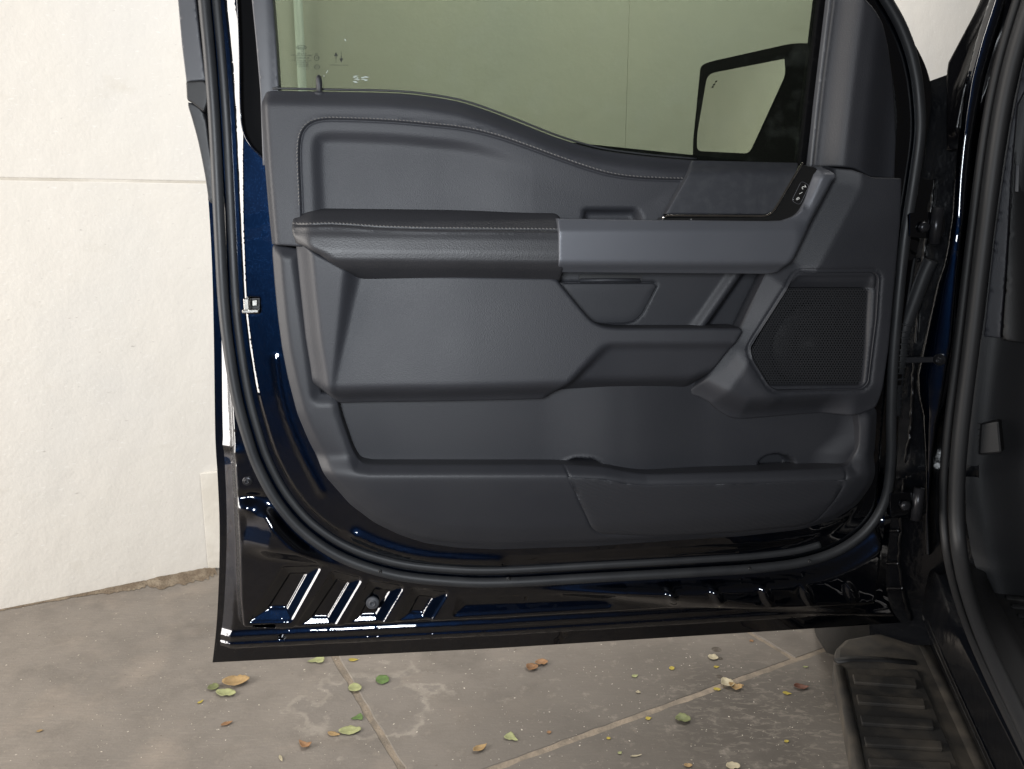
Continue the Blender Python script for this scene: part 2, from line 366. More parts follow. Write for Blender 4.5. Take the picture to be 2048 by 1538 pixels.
def ground_mat():
    m = bpy.data.materials.new('stained_concrete'); m.use_nodes = True; nt = m.node_tree; N = nt.nodes; L = nt.links; b = N['Principled BSDF']
    b.inputs['Roughness'].default_value = .82; b.inputs['Specular IOR Level'].default_value = .3
    geo = N.new('ShaderNodeNewGeometry'); pos = geo.outputs['Position']
    def mapping(scale, rot=0):
        mp = N.new('ShaderNodeMapping'); mp.inputs['Scale'].default_value = scale; mp.inputs['Rotation'].default_value = (0, 0, rot); L.new(pos, mp.inputs['Vector']); return mp.outputs['Vector']
    def noise(sc, det, lo, hi, vec=None, rough=.5, dist_=0):
        t = N.new('ShaderNodeTexNoise'); t.inputs['Scale'].default_value = sc; t.inputs['Detail'].default_value = det; t.inputs['Roughness'].default_value = rough; t.inputs['Distortion'].default_value = dist_
        L.new(vec or pos, t.inputs['Vector'])
        r = N.new('ShaderNodeMapRange'); r.inputs['From Min'].default_value = lo; r.inputs['From Max'].default_value = hi; L.new(t.outputs['Fac'], r.inputs['Value']); return r.outputs['Result']
    def mix(a, bcol, fac):
        x = N.new('ShaderNodeMix'); x.data_type = 'RGBA'; L.new(fac, x.inputs['Factor'])
        L.new(a, x.inputs['A']); x.inputs['B'].default_value = (*bcol, 1); return x.outputs['Result']
    def mul(a, c):
        x = N.new('ShaderNodeMath'); x.operation = 'MULTIPLY'; L.new(a, x.inputs[0])
        if isinstance(c, (int, float)): x.inputs[1].default_value = c
        else: L.new(c, x.inputs[1])
        return x.outputs[0]
    def blob(center, r0, r1, wob=0.0, wsc=8):
        """1 inside r0 -> 0 at r1 round center"""
        v = N.new('ShaderNodeVectorMath'); v.operation = 'DISTANCE'; L.new(pos, v.inputs[0]); v.inputs[1].default_value = tuple(center)
        d = v.outputs['Value']
        if wob:
            t = N.new('ShaderNodeTexNoise'); t.inputs['Scale'].default_value = wsc; t.inputs['Detail'].default_value = 4; L.new(pos, t.inputs['Vector'])
            a = N.new('ShaderNodeMath'); a.operation = 'MULTIPLY_ADD'; L.new(t.outputs['Fac'], a.inputs[0]); a.inputs[1].default_value = wob; L.new(d, a.inputs[2])
            d2 = N.new('ShaderNodeMath'); d2.operation = 'SUBTRACT'; L.new(a.outputs[0], d2.inputs[0]); d2.inputs[1].default_value = wob * .5; d = d2.outputs[0]
        r = N.new('ShaderNodeMapRange'); r.inputs['From Min'].default_value = r1; r.inputs['From Max'].default_value = r0; L.new(d, r.inputs['Value']); return r.outputs['Result']
    rgb = N.new('ShaderNodeRGB'); rgb.outputs[0].default_value = (.225, .200, .174, 1)
    a = rgb.outputs[0]
    a = mix(a, (.172, .154, .136), noise(1.6, 5, .40, .68))
    a = mix(a, (.255, .220, .186), noise(5, 6, .52, .75))
    st = mapping((6, 45, 1), -.9); a = mix(a, (.175, .158, .142), mul(noise(3, 5, .45, .8, st), .6))
    st2 = mapping((8, 60, 1), .55); a = mix(a, (.265, .24, .208), mul(noise(2.4, 4, .56, .8, st2), .6))
    # darker area and tyre marks beside the running board
    pr = on_z([(1480, 1480)], 0)[0]; darkened = blob(pr, .12, .75, .5, 3)
    a = mix(a, (.060, .053, .046), mul(darkened, .85))
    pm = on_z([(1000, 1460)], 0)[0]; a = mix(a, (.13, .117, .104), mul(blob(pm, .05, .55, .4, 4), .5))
    st3 = mapping((28, 70, 1), .75); tm = noise(1.0, 3, .54, .62, st3, .6, .6); p3 = on_z([(1560, 1420)], 0)[0]
    a = mix(a, (.20, .176, .15), mul(mul(tm, blob(p3, .08, .42, .3, 6)), .62))
    # lime-ringed water stain
    pc = on_z([(735, 1408)], 0)[0]
    def ring(lo, hi):
        t = N.new('ShaderNodeTexNoise'); t.inputs['Scale'].default_value = 13; t.inputs['Detail'].default_value = 5; L.new(pos, t.inputs['Vector'])
        v = N.new('ShaderNodeVectorMath'); v.operation = 'DISTANCE'; L.new(pos, v.inputs[0]); v.inputs[1].default_value = tuple(pc)
        q = N.new('ShaderNodeMath'); q.operation = 'MULTIPLY_ADD'; L.new(t.outputs['Fac'], q.inputs[0]); q.inputs[1].default_value = .42; L.new(v.outputs['Value'], q.inputs[2])
        r = N.new('ShaderNodeMapRange'); r.inputs['From Min'].default_value = lo; r.inputs['From Max'].default_value = hi; L.new(q.outputs[0], r.inputs['Value']); return r.outputs['Result']
    inner = ring(.350, .325); outer = ring(.392, .372)
    a = mix(a, (.262, .236, .205), mul(mul(outer, noise(19, 4, .36, .50)), .95)); a = mix(a, (.175, .157, .14), mul(inner, .85))
    # oil spots
    for (x, y, r) in ((1433, 1299, .016), (1440, 1317, .009), (1439, 1353, .011)):
        a = mix(a, (.055, .045, .035), mul(blob(on_z([(x, y)], 0)[0], r * .8, r, .004, 40), .85))
    a = mix(a, (.125, .111, .097), mul(noise(11, 8, .46, .70, None, .7), .55)); a = mix(a, (.30, .265, .225), mul(noise(22, 8, .56, .72, None, .7), .5)); a = mix(a, (.09, .08, .07), mul(noise(3.2, 6, .56, .75, None, .65), .55))
    a = mix(a, (.55, .50, .43), noise(95, 2, .715, .75)); a = mix(a, (.14, .12, .10), noise(60, 2, .72, .76))
    hs = N.new('ShaderNodeHueSaturation'); hs.inputs['Value'].default_value = 1.08; L.new(a, hs.inputs['Color']); L.new(hs.outputs['Color'], b.inputs['Base Color'])
    t = N.new('ShaderNodeTexNoise'); t.inputs['Scale'].default_value = 160; t.inputs['Detail'].default_value = 4; L.new(pos, t.inputs['Vector'])
    t2 = N.new('ShaderNodeTexNoise'); t2.inputs['Scale'].default_value = 2; L.new(st3, t2.inputs['Vector'])
    bp = N.new('ShaderNodeBump'); bp.inputs['Strength'].default_value = .35; bp.inputs['Distance'].default_value = .002; L.new(t.outputs['Fac'], bp.inputs['Height'])
    bp2 = N.new('ShaderNodeBump'); bp2.inputs['Strength'].default_value = .25; bp2.inputs['Distance'].default_value = .003; L.new(t2.outputs['Fac'], bp2.inputs['Height']); L.new(bp.outputs['Normal'], bp2.inputs['Normal'])
    L.new(bp2.outputs['Normal'], b.inputs['Normal']); return m
M['ground'] = ground_mat()
g = link('ground', [G3(-30, 30, -.055), G3(30, 30, -.055), G3(30, -30, -.055), G3(-30, -30, -.055)], [(0, 1, 2, 3)], M['filler'], None, False)
g['kind'] = 'structure'; g['_b'] = [0., 0., 0.]
def wob_line(p, q, n, amp, seed):
    r = np.random.default_rng(seed); P = np.linspace(p, q, n); w = np.cumsum(r.normal(0, 1, n)); w = (w - np.linspace(w[0], w[-1], n)); w = w / (abs(w).max() + 1e-9) * amp * .5 + r.normal(0, amp * .35, n)
    d = (np.asarray(q) - np.asarray(p)); d = d / np.linalg.norm(d); return P + np.array([[-d[1], d[0]]]) * w[:, None]
def slab(s0, s1, t0, t1, seed):
    e = .0075
    c = [(s0 + e, t0 + e), (s1 - e, t0 + e), (s1 - e, t1 - e), (s0 + e, t1 - e)]
    loop = []
    for k in range(4):
        p, q = np.array(c[k]), np.array(c[(k + 1) % 4]); n = max(4, int(np.linalg.norm(q - p) / .03)); loop.append(wob_line(p, q, n, .0035, seed * 7 + k)[:-1])
    Lp = np.vstack(loop); n = len(Lp)
    top = [G3(s, t, 0) for s, t in Lp]; ctr = Lp.mean(0); inn = [G3(*(p + (ctr - p) / np.linalg.norm(ctr - p) * .004), .0) for p in Lp]
    top = [p - np.array([0, 0, .0035]) for p in top]; bot = [G3(s, t, -.05) for s, t in Lp]
    v = inn + top + bot; f = [tuple(range(n))[::-1]] + [(i, n + i, n + (i + 1) % n, (i + 1) % n) for i in range(n)] + [(n + i, 2 * n + i, 2 * n + (i + 1) % n, n + (i + 1) % n) for i in range(n)]
    o = link('concrete_slab', v, f, M['ground'], g, False)
    bm = bmesh.new(); bm.from_mesh(o.data); bmesh.ops.recalc_face_normals(bm, faces=bm.faces); bm.to_mesh(o.data); bm.free()
W0 = 9.0
slab(-W0, j1, -.02, j2, 1); slab(j1, j3, -.02, j2, 2); slab(j3, W0, -.02, j2, 3)
slab(-W0, j1, j2, j2 + 7, 4); slab(j1, W0, j2, j2 + 7, 5)
# filler lying 5 mm below the slab faces
fil = []
def strip(p, q, w, z):
    p, q = np.array(p), np.array(q); d = (q - p) / np.linalg.norm(q - p); n = np.array([-d[1], d[0]]) * w
    return [G3(*(p + n), z), G3(*(q + n), z), G3(*(q - n), z), G3(*(p - n), z)]
fv = strip((-9, j2), (9, j2), .0135, -.0016) + strip((j1, -.02), (j1, j2 + 7), .0135, -.0022) + strip((j3, -.02), (j3, j2), .0135, -.0028)
link('joint_filler', fv, [(0, 1, 2, 3), (4, 5, 6, 7), (8, 9, 10, 11)], M['filler'], g, False, 'sandy filler in the slab joints')

# wall: panels with recessed joints, stained joint band
wall = empty('wall', WA, 'white painted concrete wall behind and left of the open truck door', 'wall')
def wz(p): return on_plane([p], WA, wn)[0]
zj = wz((200, 361))[2]; sv = (wz((1255, 150)) - WA) @ wd
def wbox(name, s0, s1, z0, z1, t0, t1, m, bev=.0022, label=None):
    P = [G3(s0, t0, z0), G3(s1, t0, z0), G3(s1, t0, z1), G3(s0, t0, z1)]
    return prism(name, wall, P, wn * (t1 - t0), m, False, label, bev)
JG = .004
for (a0, a1) in ((-7.0, sv), (sv, 7.0)):
    wbox('wall_panel', a0 + .0008, a1 - .0008, -.02, zj - JG, -.12, 0, M['wall'])
    wbox('wall_panel', a0 + .0008, a1 - .0008, zj + JG, 3.4, -.12, 0, M['wall'])
wbox('joint_backing', -7, 7, zj - .02, zj + .02, -.115, -.0012, M['joint_stain'], 0, 'stained horizontal joint in the wall')
# low stub block at the wall foot
zb = wz((395, 945))[2]; sb = (wz((397, 1000)) - WA) @ wd
kb = (WB - WA) @ wd
P = [G3(kb, 0, 0), G3(kb + .16, .21, 0), G3(kb + .62, .21, 0), G3(kb + .62, 0.002, 0), G3(kb, 0.002, 0)]
stub = prism('wall_stub', None, [G3(kb + .004, .002, 0), G3(kb + .26, .085, 0), G3(kb + .66, .085, 0), G3(kb + .66, .002, 0)], (0, 0, zb), mat('stained_stub', (.60, .575, .52), .85, bump=[('noise', 40, .4, .004)], var=(9, (.70, .68, .63), .4, .65)), False, None, .006)
stub['label'] = 'low white concrete stub against the wall foot, just left of the door edge'; stub['category'] = 'concrete block'
# dirt wedge along the foot of the wall
nd = 220; ss_ = np.linspace(-1.2, kb + .03, nd); r_ = np.random.default_rng(3)
wdt = np.interp(ss_, [-1.2, -.2, .25, .42, kb - .12, kb + .03], [.004, .006, .018, .05, .085, .10]) * (1 + .16 * np.convolve(r_.normal(size=nd + 4), np.ones(5) / 2.2, 'valid') + .10 * r_.normal(size=nd)); wdt = np.maximum(wdt, .003)
hgt = wdt * .09 + .002
link('dirt_wedge', [G3(a, .001, h) for a, h in zip(ss_, hgt)] + [G3(a, w * .55, h * .6) for a, w, h in zip(ss_, wdt, hgt)] + [G3(a, w, .0015) for a, w in zip(ss_, wdt)],
     [(i, i + 1, nd + i + 1, nd + i) for i in range(nd - 1)] + [(nd + i, nd + i + 1, 2 * nd + i + 1, 2 * nd + i) for i in range(nd - 1)], M['dirt'], None, True, 'brown dirt drifted along the foot of the white wall', 'stuff')['category'] = 'dirt'
# conduit on the wall seen through the glass
c0 = wz((606, 190)); c1 = wz((590, 0)); cs = ((c0 - WA) @ wd + (c1 - WA) @ wd) / 2
cond = sweep('conduit', None, [G3(cs - .0, .016, .25), G3(cs, .016, 1.2), G3(cs, .016, 3.3)], circ(.0155, 14), M['galv'], up=wn)
cond['label'] = 'thin pale vertical conduit pipe on the wall, seen through the door glass'; cond['category'] = 'pipe'

# ================================================================== TRUCK DOOR
truck = empty('pickup_truck', on_door([(1800, 1245)], 0)[0] * np.array([1, 1, 0]),
              'dark navy pickup truck with its front door wide open, grey trim facing the viewer', 'pickup truck')
# ---- loops traced on the sheet metal
EDGE_L = [(330, -300), (352, 0), (362, 90), (371, 170), (376, 205), (388, 245), (402, 305), (414, 375), (420, 450), (425, 560), (428, 700), (430, 850), (432, 905), (435, 950), (439, 1050), (438, 1150), (433, 1250), (425, 1325)]
EDGE_B = [(425, 1325), (560, 1318), (1000, 1296), (1400, 1271), (1690, 1253), (1802, 1245)]
EDGE_R = [(1802, 1245), (1782, 1215), (1772, 1160), (1780, 1050), (1792, 950), (1800, 800), (1815, 650), (1835, 500), (1868, 360), (1886, 250), (1892, 175), (1885, 135), (1868, 95), (1846, 60), (1797, 0), (1690, -120), (1560, -260)]
SEAL = [(385, -300), (408, -20), (419, 100), (427, 200), (433, 300), (440, 450), (448, 600), (459, 700), (474, 790), (492, 860), (516, 930), (556, 1003), (612, 1066), (690, 1116), (790, 1148), (900, 1161), (1010, 1163), (1200, 1153), (1400, 1142), (1520, 1134), (1610, 1121), (1680, 1096), (1735, 1054), (1768, 996), (1779, 920), (1780, 830), (1784, 720), (1795, 590), (1808, 470), (1825, 360), (1836, 280), (1837, 225), (1829, 150), (1810, 80), (1775, 10), (1700, -100), (1575, -250)]
EL, EB, ER, SE = cr(EDGE_L, 5), np.array(EDGE_B, float), cr(EDGE_R, 5), cr(SEAL, 7)
inner = [(1520, -220), (1640, -95), (1690, -10), (1725, 40), (1745, 110), (1752, 200), (1750, 345), (560, 345), (522, 312), (500, 288), (487, 260), (482, 215), (480, 100), (476, 0), (462, -300)]
inner = np.vstack([np.array(inner[:8], float), cr(inner[8:], 4)])
shell_out = np.vstack([EL[:-1], EB[:-1], ER, inner])
HIN = [(372, -300), (397, 0), (417, 190), (428, 300), (441, 420), (447, 600), (453, 750), (461, 900), (467, 1000), (472, 1100), (474, 1200), (480, 1262), (560, 1266), (1000, 1244), (1400, 1221), (1745, 1204), (1752, 1150), (1770, 900), (1800, 560), (1850, 300), (1862, 200), (1840, 110), (1770, 0), (1600, -220)]
HIN = rnd(HIN, 10)
TRIMZ = np.array([(560, 345), (1752, 345), (1790, 360), (1768, 700), (1752, 830), (1740, 950), (1690, 1020), (1600, 1050), (1000, 1090), (860, 1080), (740, 1030), (640, 920), (590, 800), (560, 640), (548, 500)], float)
POCK = [rnd([(566, 1134), (645, 1131), (583, 1243), (497, 1244)], [4, 14, 6, 6]), rnd([(664, 1142), (727, 1156), (665, 1261), (584, 1261)], [4, 14, 6, 6]),
        rnd([(738, 1161), (811, 1172), (761, 1256), (684, 1258)], [4, 14, 6, 6]), rnd([(826, 1176), (899, 1184), (856, 1254), (786, 1250)], [4, 12, 5, 5]),
        rnd([(918, 1193), (1230, 1186), (1222, 1214), (905, 1232)], [6, 6, 6, 8])]
DIMP = [(1338, 1186), (1425, 1184), (1522, 1181), (1602, 1180), (1690, 1176)]
STOP = dict(p=rnd([(497, 593), (521, 593), (522, 626), (497, 626)], 4))
def shell_h(p):
    h = -.050 + .040 * ss(-13, 11, sd(p, HIN))
    sS = sd(p, np.vstack([SE, [[1200, -250], [600, -300]]]))
    wst = np.interp(p[:, 1], [0, 150, 320, 2000], [39, 41, 40, 40]); wen = np.interp(p[:, 1], [0, 150, 250, 320, 450, 600, 2000], [65, 61, 59, 54, 49, 47, 47]); h += .000385 * (wen - wst) * lin(0, 1, (sS - wst) / (wen - wst)) - .035 * ss(18, 40, sd(p, TRIMZ))
    dE = dist(p, EL); h -= .0105 * (1 - lin(0, 24, dE))
    # pressed lower flange with bead lines
    d0 = dist(p, np.vstack([EB]))
    h += .0030 * (ss(0, 3, d0) - 1) + .0028 * np.exp(-((d0 - 11) / 4.) ** 2) + .004 * np.exp(-((d0 - 27) / 7.) ** 2) * (1 - ss(30, 60, 1290 - p[:, 1] + 40 * 0))
    for k, P in enumerate(POCK):
        s = sd(p, P); dp = 1. if k < 4 else .5
        h -= dp * (.0028 * ss(-3, 2.5, s) + .0085 * lin(1, 20, s) + .0028 * ss(18, 23.5, s))
    for (x, y) in DIMP:
        q = ((p[:, 0] - x + (p[:, 1] - y) * -.35) / 9.) ** 2 + ((p[:, 1] - y) / 19.) ** 2; h += .0055 * np.exp(-q ** 2)
    # crumpled corner pressing lower left
    h += .022 * lin(488, 546, p[:, 0] + 4 * np.sin(p[:, 1] / 17.)) * ss(1000, 1030, p[:, 1]) * (1 - ss(1078, 1118, p[:, 1] - (p[:, 0] - 490) * .12)) * (1 - ss(-34, -12, sS))
    q = ((p[:, 0] - 492) / 16.) ** 2 + ((p[:, 1] - 1015) / 14.) ** 2; h += .008 * np.exp(-q)
    q = ((p[:, 0] - 505) / 28.) ** 2 + ((p[:, 1] - 995) / 9.) ** 2; h -= .006 * np.exp(-q)
    h += .006 * np.exp(-((p[:, 1] - 905) / 10.) ** 2) * (1 - ss(440, 500, p[:, 0])) * 1.0
    # long swage beside the trim
    sw = cr([(552, 715), (560, 780), (580, 850), (610, 920), (645, 985)], 5); h += .0035 * np.exp(-(dist(p, sw) / 5.) ** 2)
    sw = cr([(712, 1070), (780, 1098), (870, 1118), (1000, 1124)], 5); h += .0045 * np.exp(-(dist(p, sw) / 9.) ** 2)
    return h
latch = rnd([(496, 594), (521, 594), (522, 626), (496, 626)], 4)
slot = rnd([(505, 1250), (551, 1249), (552, 1257), (505, 1258)], 3)
hole = np.array([(556 + 8 * math.cos(a), 1296 + 6 * math.sin(a)) for a in np.linspace(0, 2 * math.pi, 14)[:-1]])
ex = []
for P in POCK + [HIN]:
    lo, hi = P.min(0) - 22, P.max(0) + 22
    if P is HIN: 
        L = resample(P, 5); 
        for o_ in (-13, -9, -5, 0, 5, 9, 12): ex.append(L + np.array([o_ * .9, -o_ * .9]))
    else:
        a, b = np.meshgrid(np.arange(lo[0], hi[0], 2.6), np.arange(lo[1], hi[1], 2.6)); ex.append(np.stack([a.ravel(), b.ravel()], 1))
for (x, y) in DIMP:
    a, b = np.meshgrid(np.arange(x - 20, x + 20, 3), np.arange(y - 26, y + 26, 3)); ex.append(np.stack([a.ravel(), b.ravel()], 1))
L = resample(EL, 5, False); ex += [L + np.array([k, 0]) for k in (4, 7.5, 11, 14.5, 18.5, 23)]
L = resample(SE, 4.5, False); L = L[:np.argmax(L[:, 1] > 1100)]; w0 = np.interp(L[:, 1], [0, 150, 320, 2000], [39, 41, 40, 40]); w1 = np.interp(L[:, 1], [0, 150, 250, 320, 450, 600, 2000], [65, 61, 59, 54, 49, 47, 47])
for wv in (w0 - 1.2, w0, w0 + 1.2, w0 * .66 + w1 * .34, w0 * .34 + w1 * .66, w1 - 1.2, w1, w1 + 1.2): ex.append(offset(L, 0) * 0 + L + (offset(L, 1.0) - L) * wv[:, None])
a, b = np.meshgrid(np.arange(470, 620, 3.2), np.arange(960, 1140, 3.2)); ex.append(np.stack([a.ravel(), b.ravel()], 1))
L = resample(EB, 5, False); ex += [L - np.array([0, k]) for k in (4, 7, 9, 11, 13, 15, 19, 23, 27, 31, 35, 40)]
L = resample(SE, 6, False); 
door = shell = relief('door', truck, shell_out, shell_h, M['paint'], -.01, sp=6.5, er=0, depth=.010, holes=[latch, slot, hole], hole_depth=.012, extra=np.vstack(ex), er_hole=1.5, label='open navy front door with grey trim panel and tinted window')
sweep('opening_edge', door, on_door(resample(cr([(462, -300), (476, 0), (480, 100), (482, 215), (487, 260), (500, 288), (522, 312), (560, 345)], 6), 5, False), .0) + DN * .004, circ(.0014, 8), M['paint'])
# outer skin closing the back of the door below the window
back = [on_door([p], -.062)[0] for p in np.vstack([EL[EL[:, 1] > 200], EB[1:-1], ER[(ER[:, 1] > 340)]])]
prism('outer_skin', door, back, DN * -.012, M['paint'])
# ---- weather seal: bulb plus flange
sp3 = on_door(resample(SE, 7, False), -.008)
seal = sweep('weather_seal', door, sp3, circ(.0088, 14, 1.0, .95, .004), M['rubber'])
inn3 = []
sl = offset(resample(SE, 7, False), 23); sl = sl[:np.argmax(sl[:, 0] > 1640)]
sweep('seal_lip', seal, on_door(sl, -.009), [(-.006, -.004), (.0055, -.004), (.0055, .004), (.003, .0055), (-.003, .0055), (-.006, .003)], M['rubber'])
for (x, y) in ((760, 1147), (1017, 1161), (1500, 1141), (1620, 1126)):
    lathe('seal_vent', seal, on_door([(x, y - 3)], .0085)[0], DN, [(.003, -.003), (.003, .0006), (.0018, .001), (.0016, -.001)], M['black'], 10)
# ---- fittings on the sheet metal
def bolt(x, y, h, r, par, m='bolt', nm='bolt'):
    c = on_door([(x, y)], h)[0]
    return lathe(nm, par, c, DN, [(r, -.004), (r, .001), (r * .86, .002), (r * .8, .0022), (r * .55, .0015), (r * .52, .004), (r * .45, .0045), (r * .3, .0045), (r * .28, .002), (.0002, .002)], M[m], 20)
bolt(745, 1206, -.018, .0115, shell, 'cover', 'plug'); bolt(495, 962, -.010, .008, shell, 'bolt'); bolt(386, 190, -.036, .007, shell, 'bolt')
# latch mouth with striker
q = lambda pts, h: on_door(pts, h)
prism('latch_pocket', shell, q([(498, 596), (520, 596), (520, 624), (498, 624)], -.022), DN * .004, M['black'])
lt = prism('latch_fork', shell, q([(490, 595), (502, 595), (503, 618), (492, 620)], -.012), DN * .016, M['steel'], False, None, .0015)
prism('latch_plate', shell, q([(488, 617), (521, 616), (521, 624), (488, 625)], -.012), DN * .015, M['steel'], False, None, .0015)
prism('latch_catch', shell, q([(505, 600), (516, 598), (516, 611), (506, 612)], -.016), DN * .006, M['steel'], False, None, .001)
# ---- outer pillar cover strip, bracket, lower strip
oc = relief('pillar_cover', door, [(340, -300), (375, -300), (391, 0), (401, 90), (411, 160), (372, 163), (363, 90), (355, 0)], lambda p: -.034 + 0 * p[:, 0], M['cover'], -.034, sp=9, er=3, depth=.02)
relief('cover_bracket', door, rnd([(371, 162), (408, 160), (417, 172), (415, 205), (408, 225), (384, 206), (373, 200)], 5), lambda p: -.029 + 0 * p[:, 0], M['black'], -.029, sp=7, er=4, depth=.02)
relief('lower_pillar_cover', door, cr([(376, 206), (407, 226), (418, 290), (427, 350), (431, 400), (418, 402), (409, 350), (396, 285), (384, 240)], 4, True), lambda p: -.036 + 0 * p[:, 0], M['rubber'], -.036, sp=7, er=3, depth=.015)
# ---- window frame pieces
relief('glass_run_channel', door, [(458, -300), (478, -300), (500, -300), (512, 0), (522, 130), (530, 200), (535, 330), (518, 322), (497, 292), (486, 262), (480, 200), (478, 100), (474, 0)], lambda p: -.012 + 0 * p[:, 0], M['void'], -.012, sp=10, er=3, depth=.02)
relief('inner_pillar_cover', door, [(478, -300), (520, -300), (545, 0), (552, 90), (558, 186), (560, 330), (525, 330), (520, 186), (511, 80), (503, 0)], lambda p: .004 + .003 * ss(0, 14, dist(p, [(520, -300), (545, 0), (560, 330)])), M['cover'], .006, sp=9, er=4, depth=.02)
gl = [on_door([p], -.018)[0] for p in [(500, -300), (1780, -300), (1790, 420), (545, 420)]]
glass_o = prism('window_glass', door, gl, DN * -.004, M['glass'])
relief('front_glass_run', door, [(1676, -300), (1702, -300), (1656, 0), (1630, 200), (1612, 335), (1598, 335), (1616, 180), (1638, 0)], lambda p: -.008 + 0 * p[:, 0], M['void'], -.008, sp=10, er=3, depth=.02)
relief('front_frame_strip', door, [(1704, -300), (1718, -300), (1672, 0), (1650, 160), (1633, 335), (1620, 335), (1634, 200), (1658, 0)], lambda p: .004 + 0 * p[:, 0], M['cover'], .004, sp=9, er=3, depth=.02)
# ---- sail panel
SAIL = [(1740, -300), (1560, -300)]
sail_o = [(1720, -250), (1590, -250), (1640, -90), (1700, -18), (1738, 20), (1760, 50), (1778, 95), (1790, 145), (1797, 205), (1800, 280), (1797, 356), (1738, 354), (1722, 347), (1702, 338), (1665, 333), (1636, 332), (1655, 160), (1676, 0)]
sail_o = [(1722, -300), (1724, -150), (1716, -5), (1738, 18), (1760, 50), (1778, 95), (1790, 145), (1797, 205), (1800, 280), (1797, 356), (1738, 354), (1722, 347), (1702, 338), (1665, 333), (1636, 332), (1655, 160), (1676, 0), (1712, -300)]
def sail_h(p):
    l = xat([(1676, 0), (1655, 160), (1636, 332)], p[:, 1]); f = p[:, 0] - l
    h = .012 + .026 * ss(4, 46, f) - .028 * ss(70, 150, f) * .8
    return h
relief('sail_panel', door, sail_o, sail_h, M['trim'], .025, sp=7, er=4, depth=.04)
# ---- upper trim with piped seam
TOPL = [(545, 178), (640, 180), (780, 183), (850, 189), (920, 201), (980, 220), (1040, 243), (1100, 267), (1150, 284), (1200, 297), (1250, 305), (1320, 313), (1393, 319)]
up_out = np.vstack([rnd([(541, 489), (534, 420), (526, 330), (520, 250), (517, 196), (524, 181), (545, 178)], [0, 9, 9, 9, 9, 8, 0], 3)[:], cr(TOPL, 5)[1:], [(1330, 425), (1322, 452), (1116, 452), (640, 452), (610, 494), (585, 492)]])
SEAM = cr([(606, 450), (604, 390), (601, 330), (601, 290), (607, 264), (622, 248), (645, 241), (680, 240), (780, 244), (860, 251), (930, 259), (990, 273), (1050, 293), (1110, 315), (1170, 336), (1220, 350), (1270, 357), (1330, 360), (1366, 361)], 6)
SEAMP = np.vstack([SEAM, [(1340, 430), (1300, 470), (620, 470)]])
def up_h(p):
    yt = yat([(517, 182)] + TOPL, p[:, 0]); dt = p[:, 1] - yt
    h = .046 - .016 * (1 - ss(0, 34, dt)) + .004 * ss(20, 240, dt)
    s = sd(p, SEAMP)
    h -= .0022 * lin(-1, 2.2, s) + .0085 * ss(20, 46, np.where(p[:, 0] < 1060, s, 0)) * (1 - ss(880, 1080, p[:, 0])) + .002 * ss(6, 60, s)
    d = dist(p, SEAM)
    h -= .0026 * np.exp(-((d) / 2.2) ** 2)
    h += .0010 * np.exp(-((d - 4) / 2.5) ** 2) * (s < 0)
    q = sd(p, rnd([(1168, 418), (1272, 418), (1284, 440), (1282, 470), (1165, 470)], 7)); h -= .020 * ss(-3, 10, q)
    h -= .018 * (1 - ss(0, 16, p[:, 0] - xat([(517, 180), (521, 250), (527, 330), (541, 489)], p[:, 1])))
    return h
Ls = resample(SEAM, 3.2, False); exs = np.vstack([offset(Ls, k) for k in (-7, -5, -3.4, -2, -1, 0, 1, 2, 3.2, 5)])
upper = relief('upper_trim', door, up_out, up_h, M['trim'], .042, sp=7, er=4, depth=.035, extra=exs)
def stitches(parent, line, off, hfun, h0, step=7.4, ln=4.8, x0=None):
    P = resample(offset(resample(line, 2.5, False), off), 1.0, False)
    dcum = np.concatenate([[0], np.cumsum(np.linalg.norm(np.diff(P, axis=0), axis=1))]); v = []; f = []
    for k in np.arange(2, dcum[-1] - 6, step):
        a = np.array([np.interp(k, dcum, P[:, i]) for i in (0, 1)]); b = np.array([np.interp(k + ln, dcum, P[:, i]) for i in (0, 1)])
        t = (b - a) / np.linalg.norm(b - a); n = np.array([-t[1], t[0]]); b = b + n * 1.0; w = 1.05
        ring = [(a - t * .4, 0, -.0004), (a + t * .7, w, .0007), (a + (b - a) * .5, w * 1.15, .0012), (b - t * .7, w, .0007), (b + t * .4, 0, -.0004)]
        base = len(v)
        pp = np.array([c + n * w_ * sg for c, w_, hh in ring for sg in (-1, 1)]); hs = hfun(pp); 
        W = on_door(pp, h0) + DN * (hs - h0 - .0003)[:, None]; v += W.tolist()
        cc = np.array([c for c, _, _ in ring]); W2 = on_door(cc, h0) + DN * (hfun(cc) - h0 + np.array([hh for _, _, hh in ring]))[:, None]; v += W2.tolist()
        for i in range(4):
            for sg in (0, 1):
                f.append((base + 2 * i + sg, base + 2 * i + 2 + sg, base + 10 + i + 1, base + 10 + i))
    return link('stitching', v, f, M['thread'], parent, True, None, 'stuff')
stitches(upper, SEAM[4:], 5.2, up_h, .042)
kn = on_door([(639, 182)], .022)[0]
knob = lathe('lock_knob', door, kn, (0, 0, 1), [(.0045, -.02), (.0045, .012), (.0043, .017), (.0034, .0205), (.0016, .0222), (.0002, .0226)], M['rubber'], 18)
lathe('knob_collar', knob, kn + np.array([0, 0, -.004]), (0, 0, 1), [(.011, -.004), (.0105, .001), (.007, .003), (.0048, .003)], M['trim'], 18)
bl = on_door(resample(np.vstack([[(560, 176)], cr(TOPL, 3)]), 12, False) + np.array([0, -1.5]), .010)
sweep('belt_seal', door, bl, circ(.0016, 8), M['rubber'])
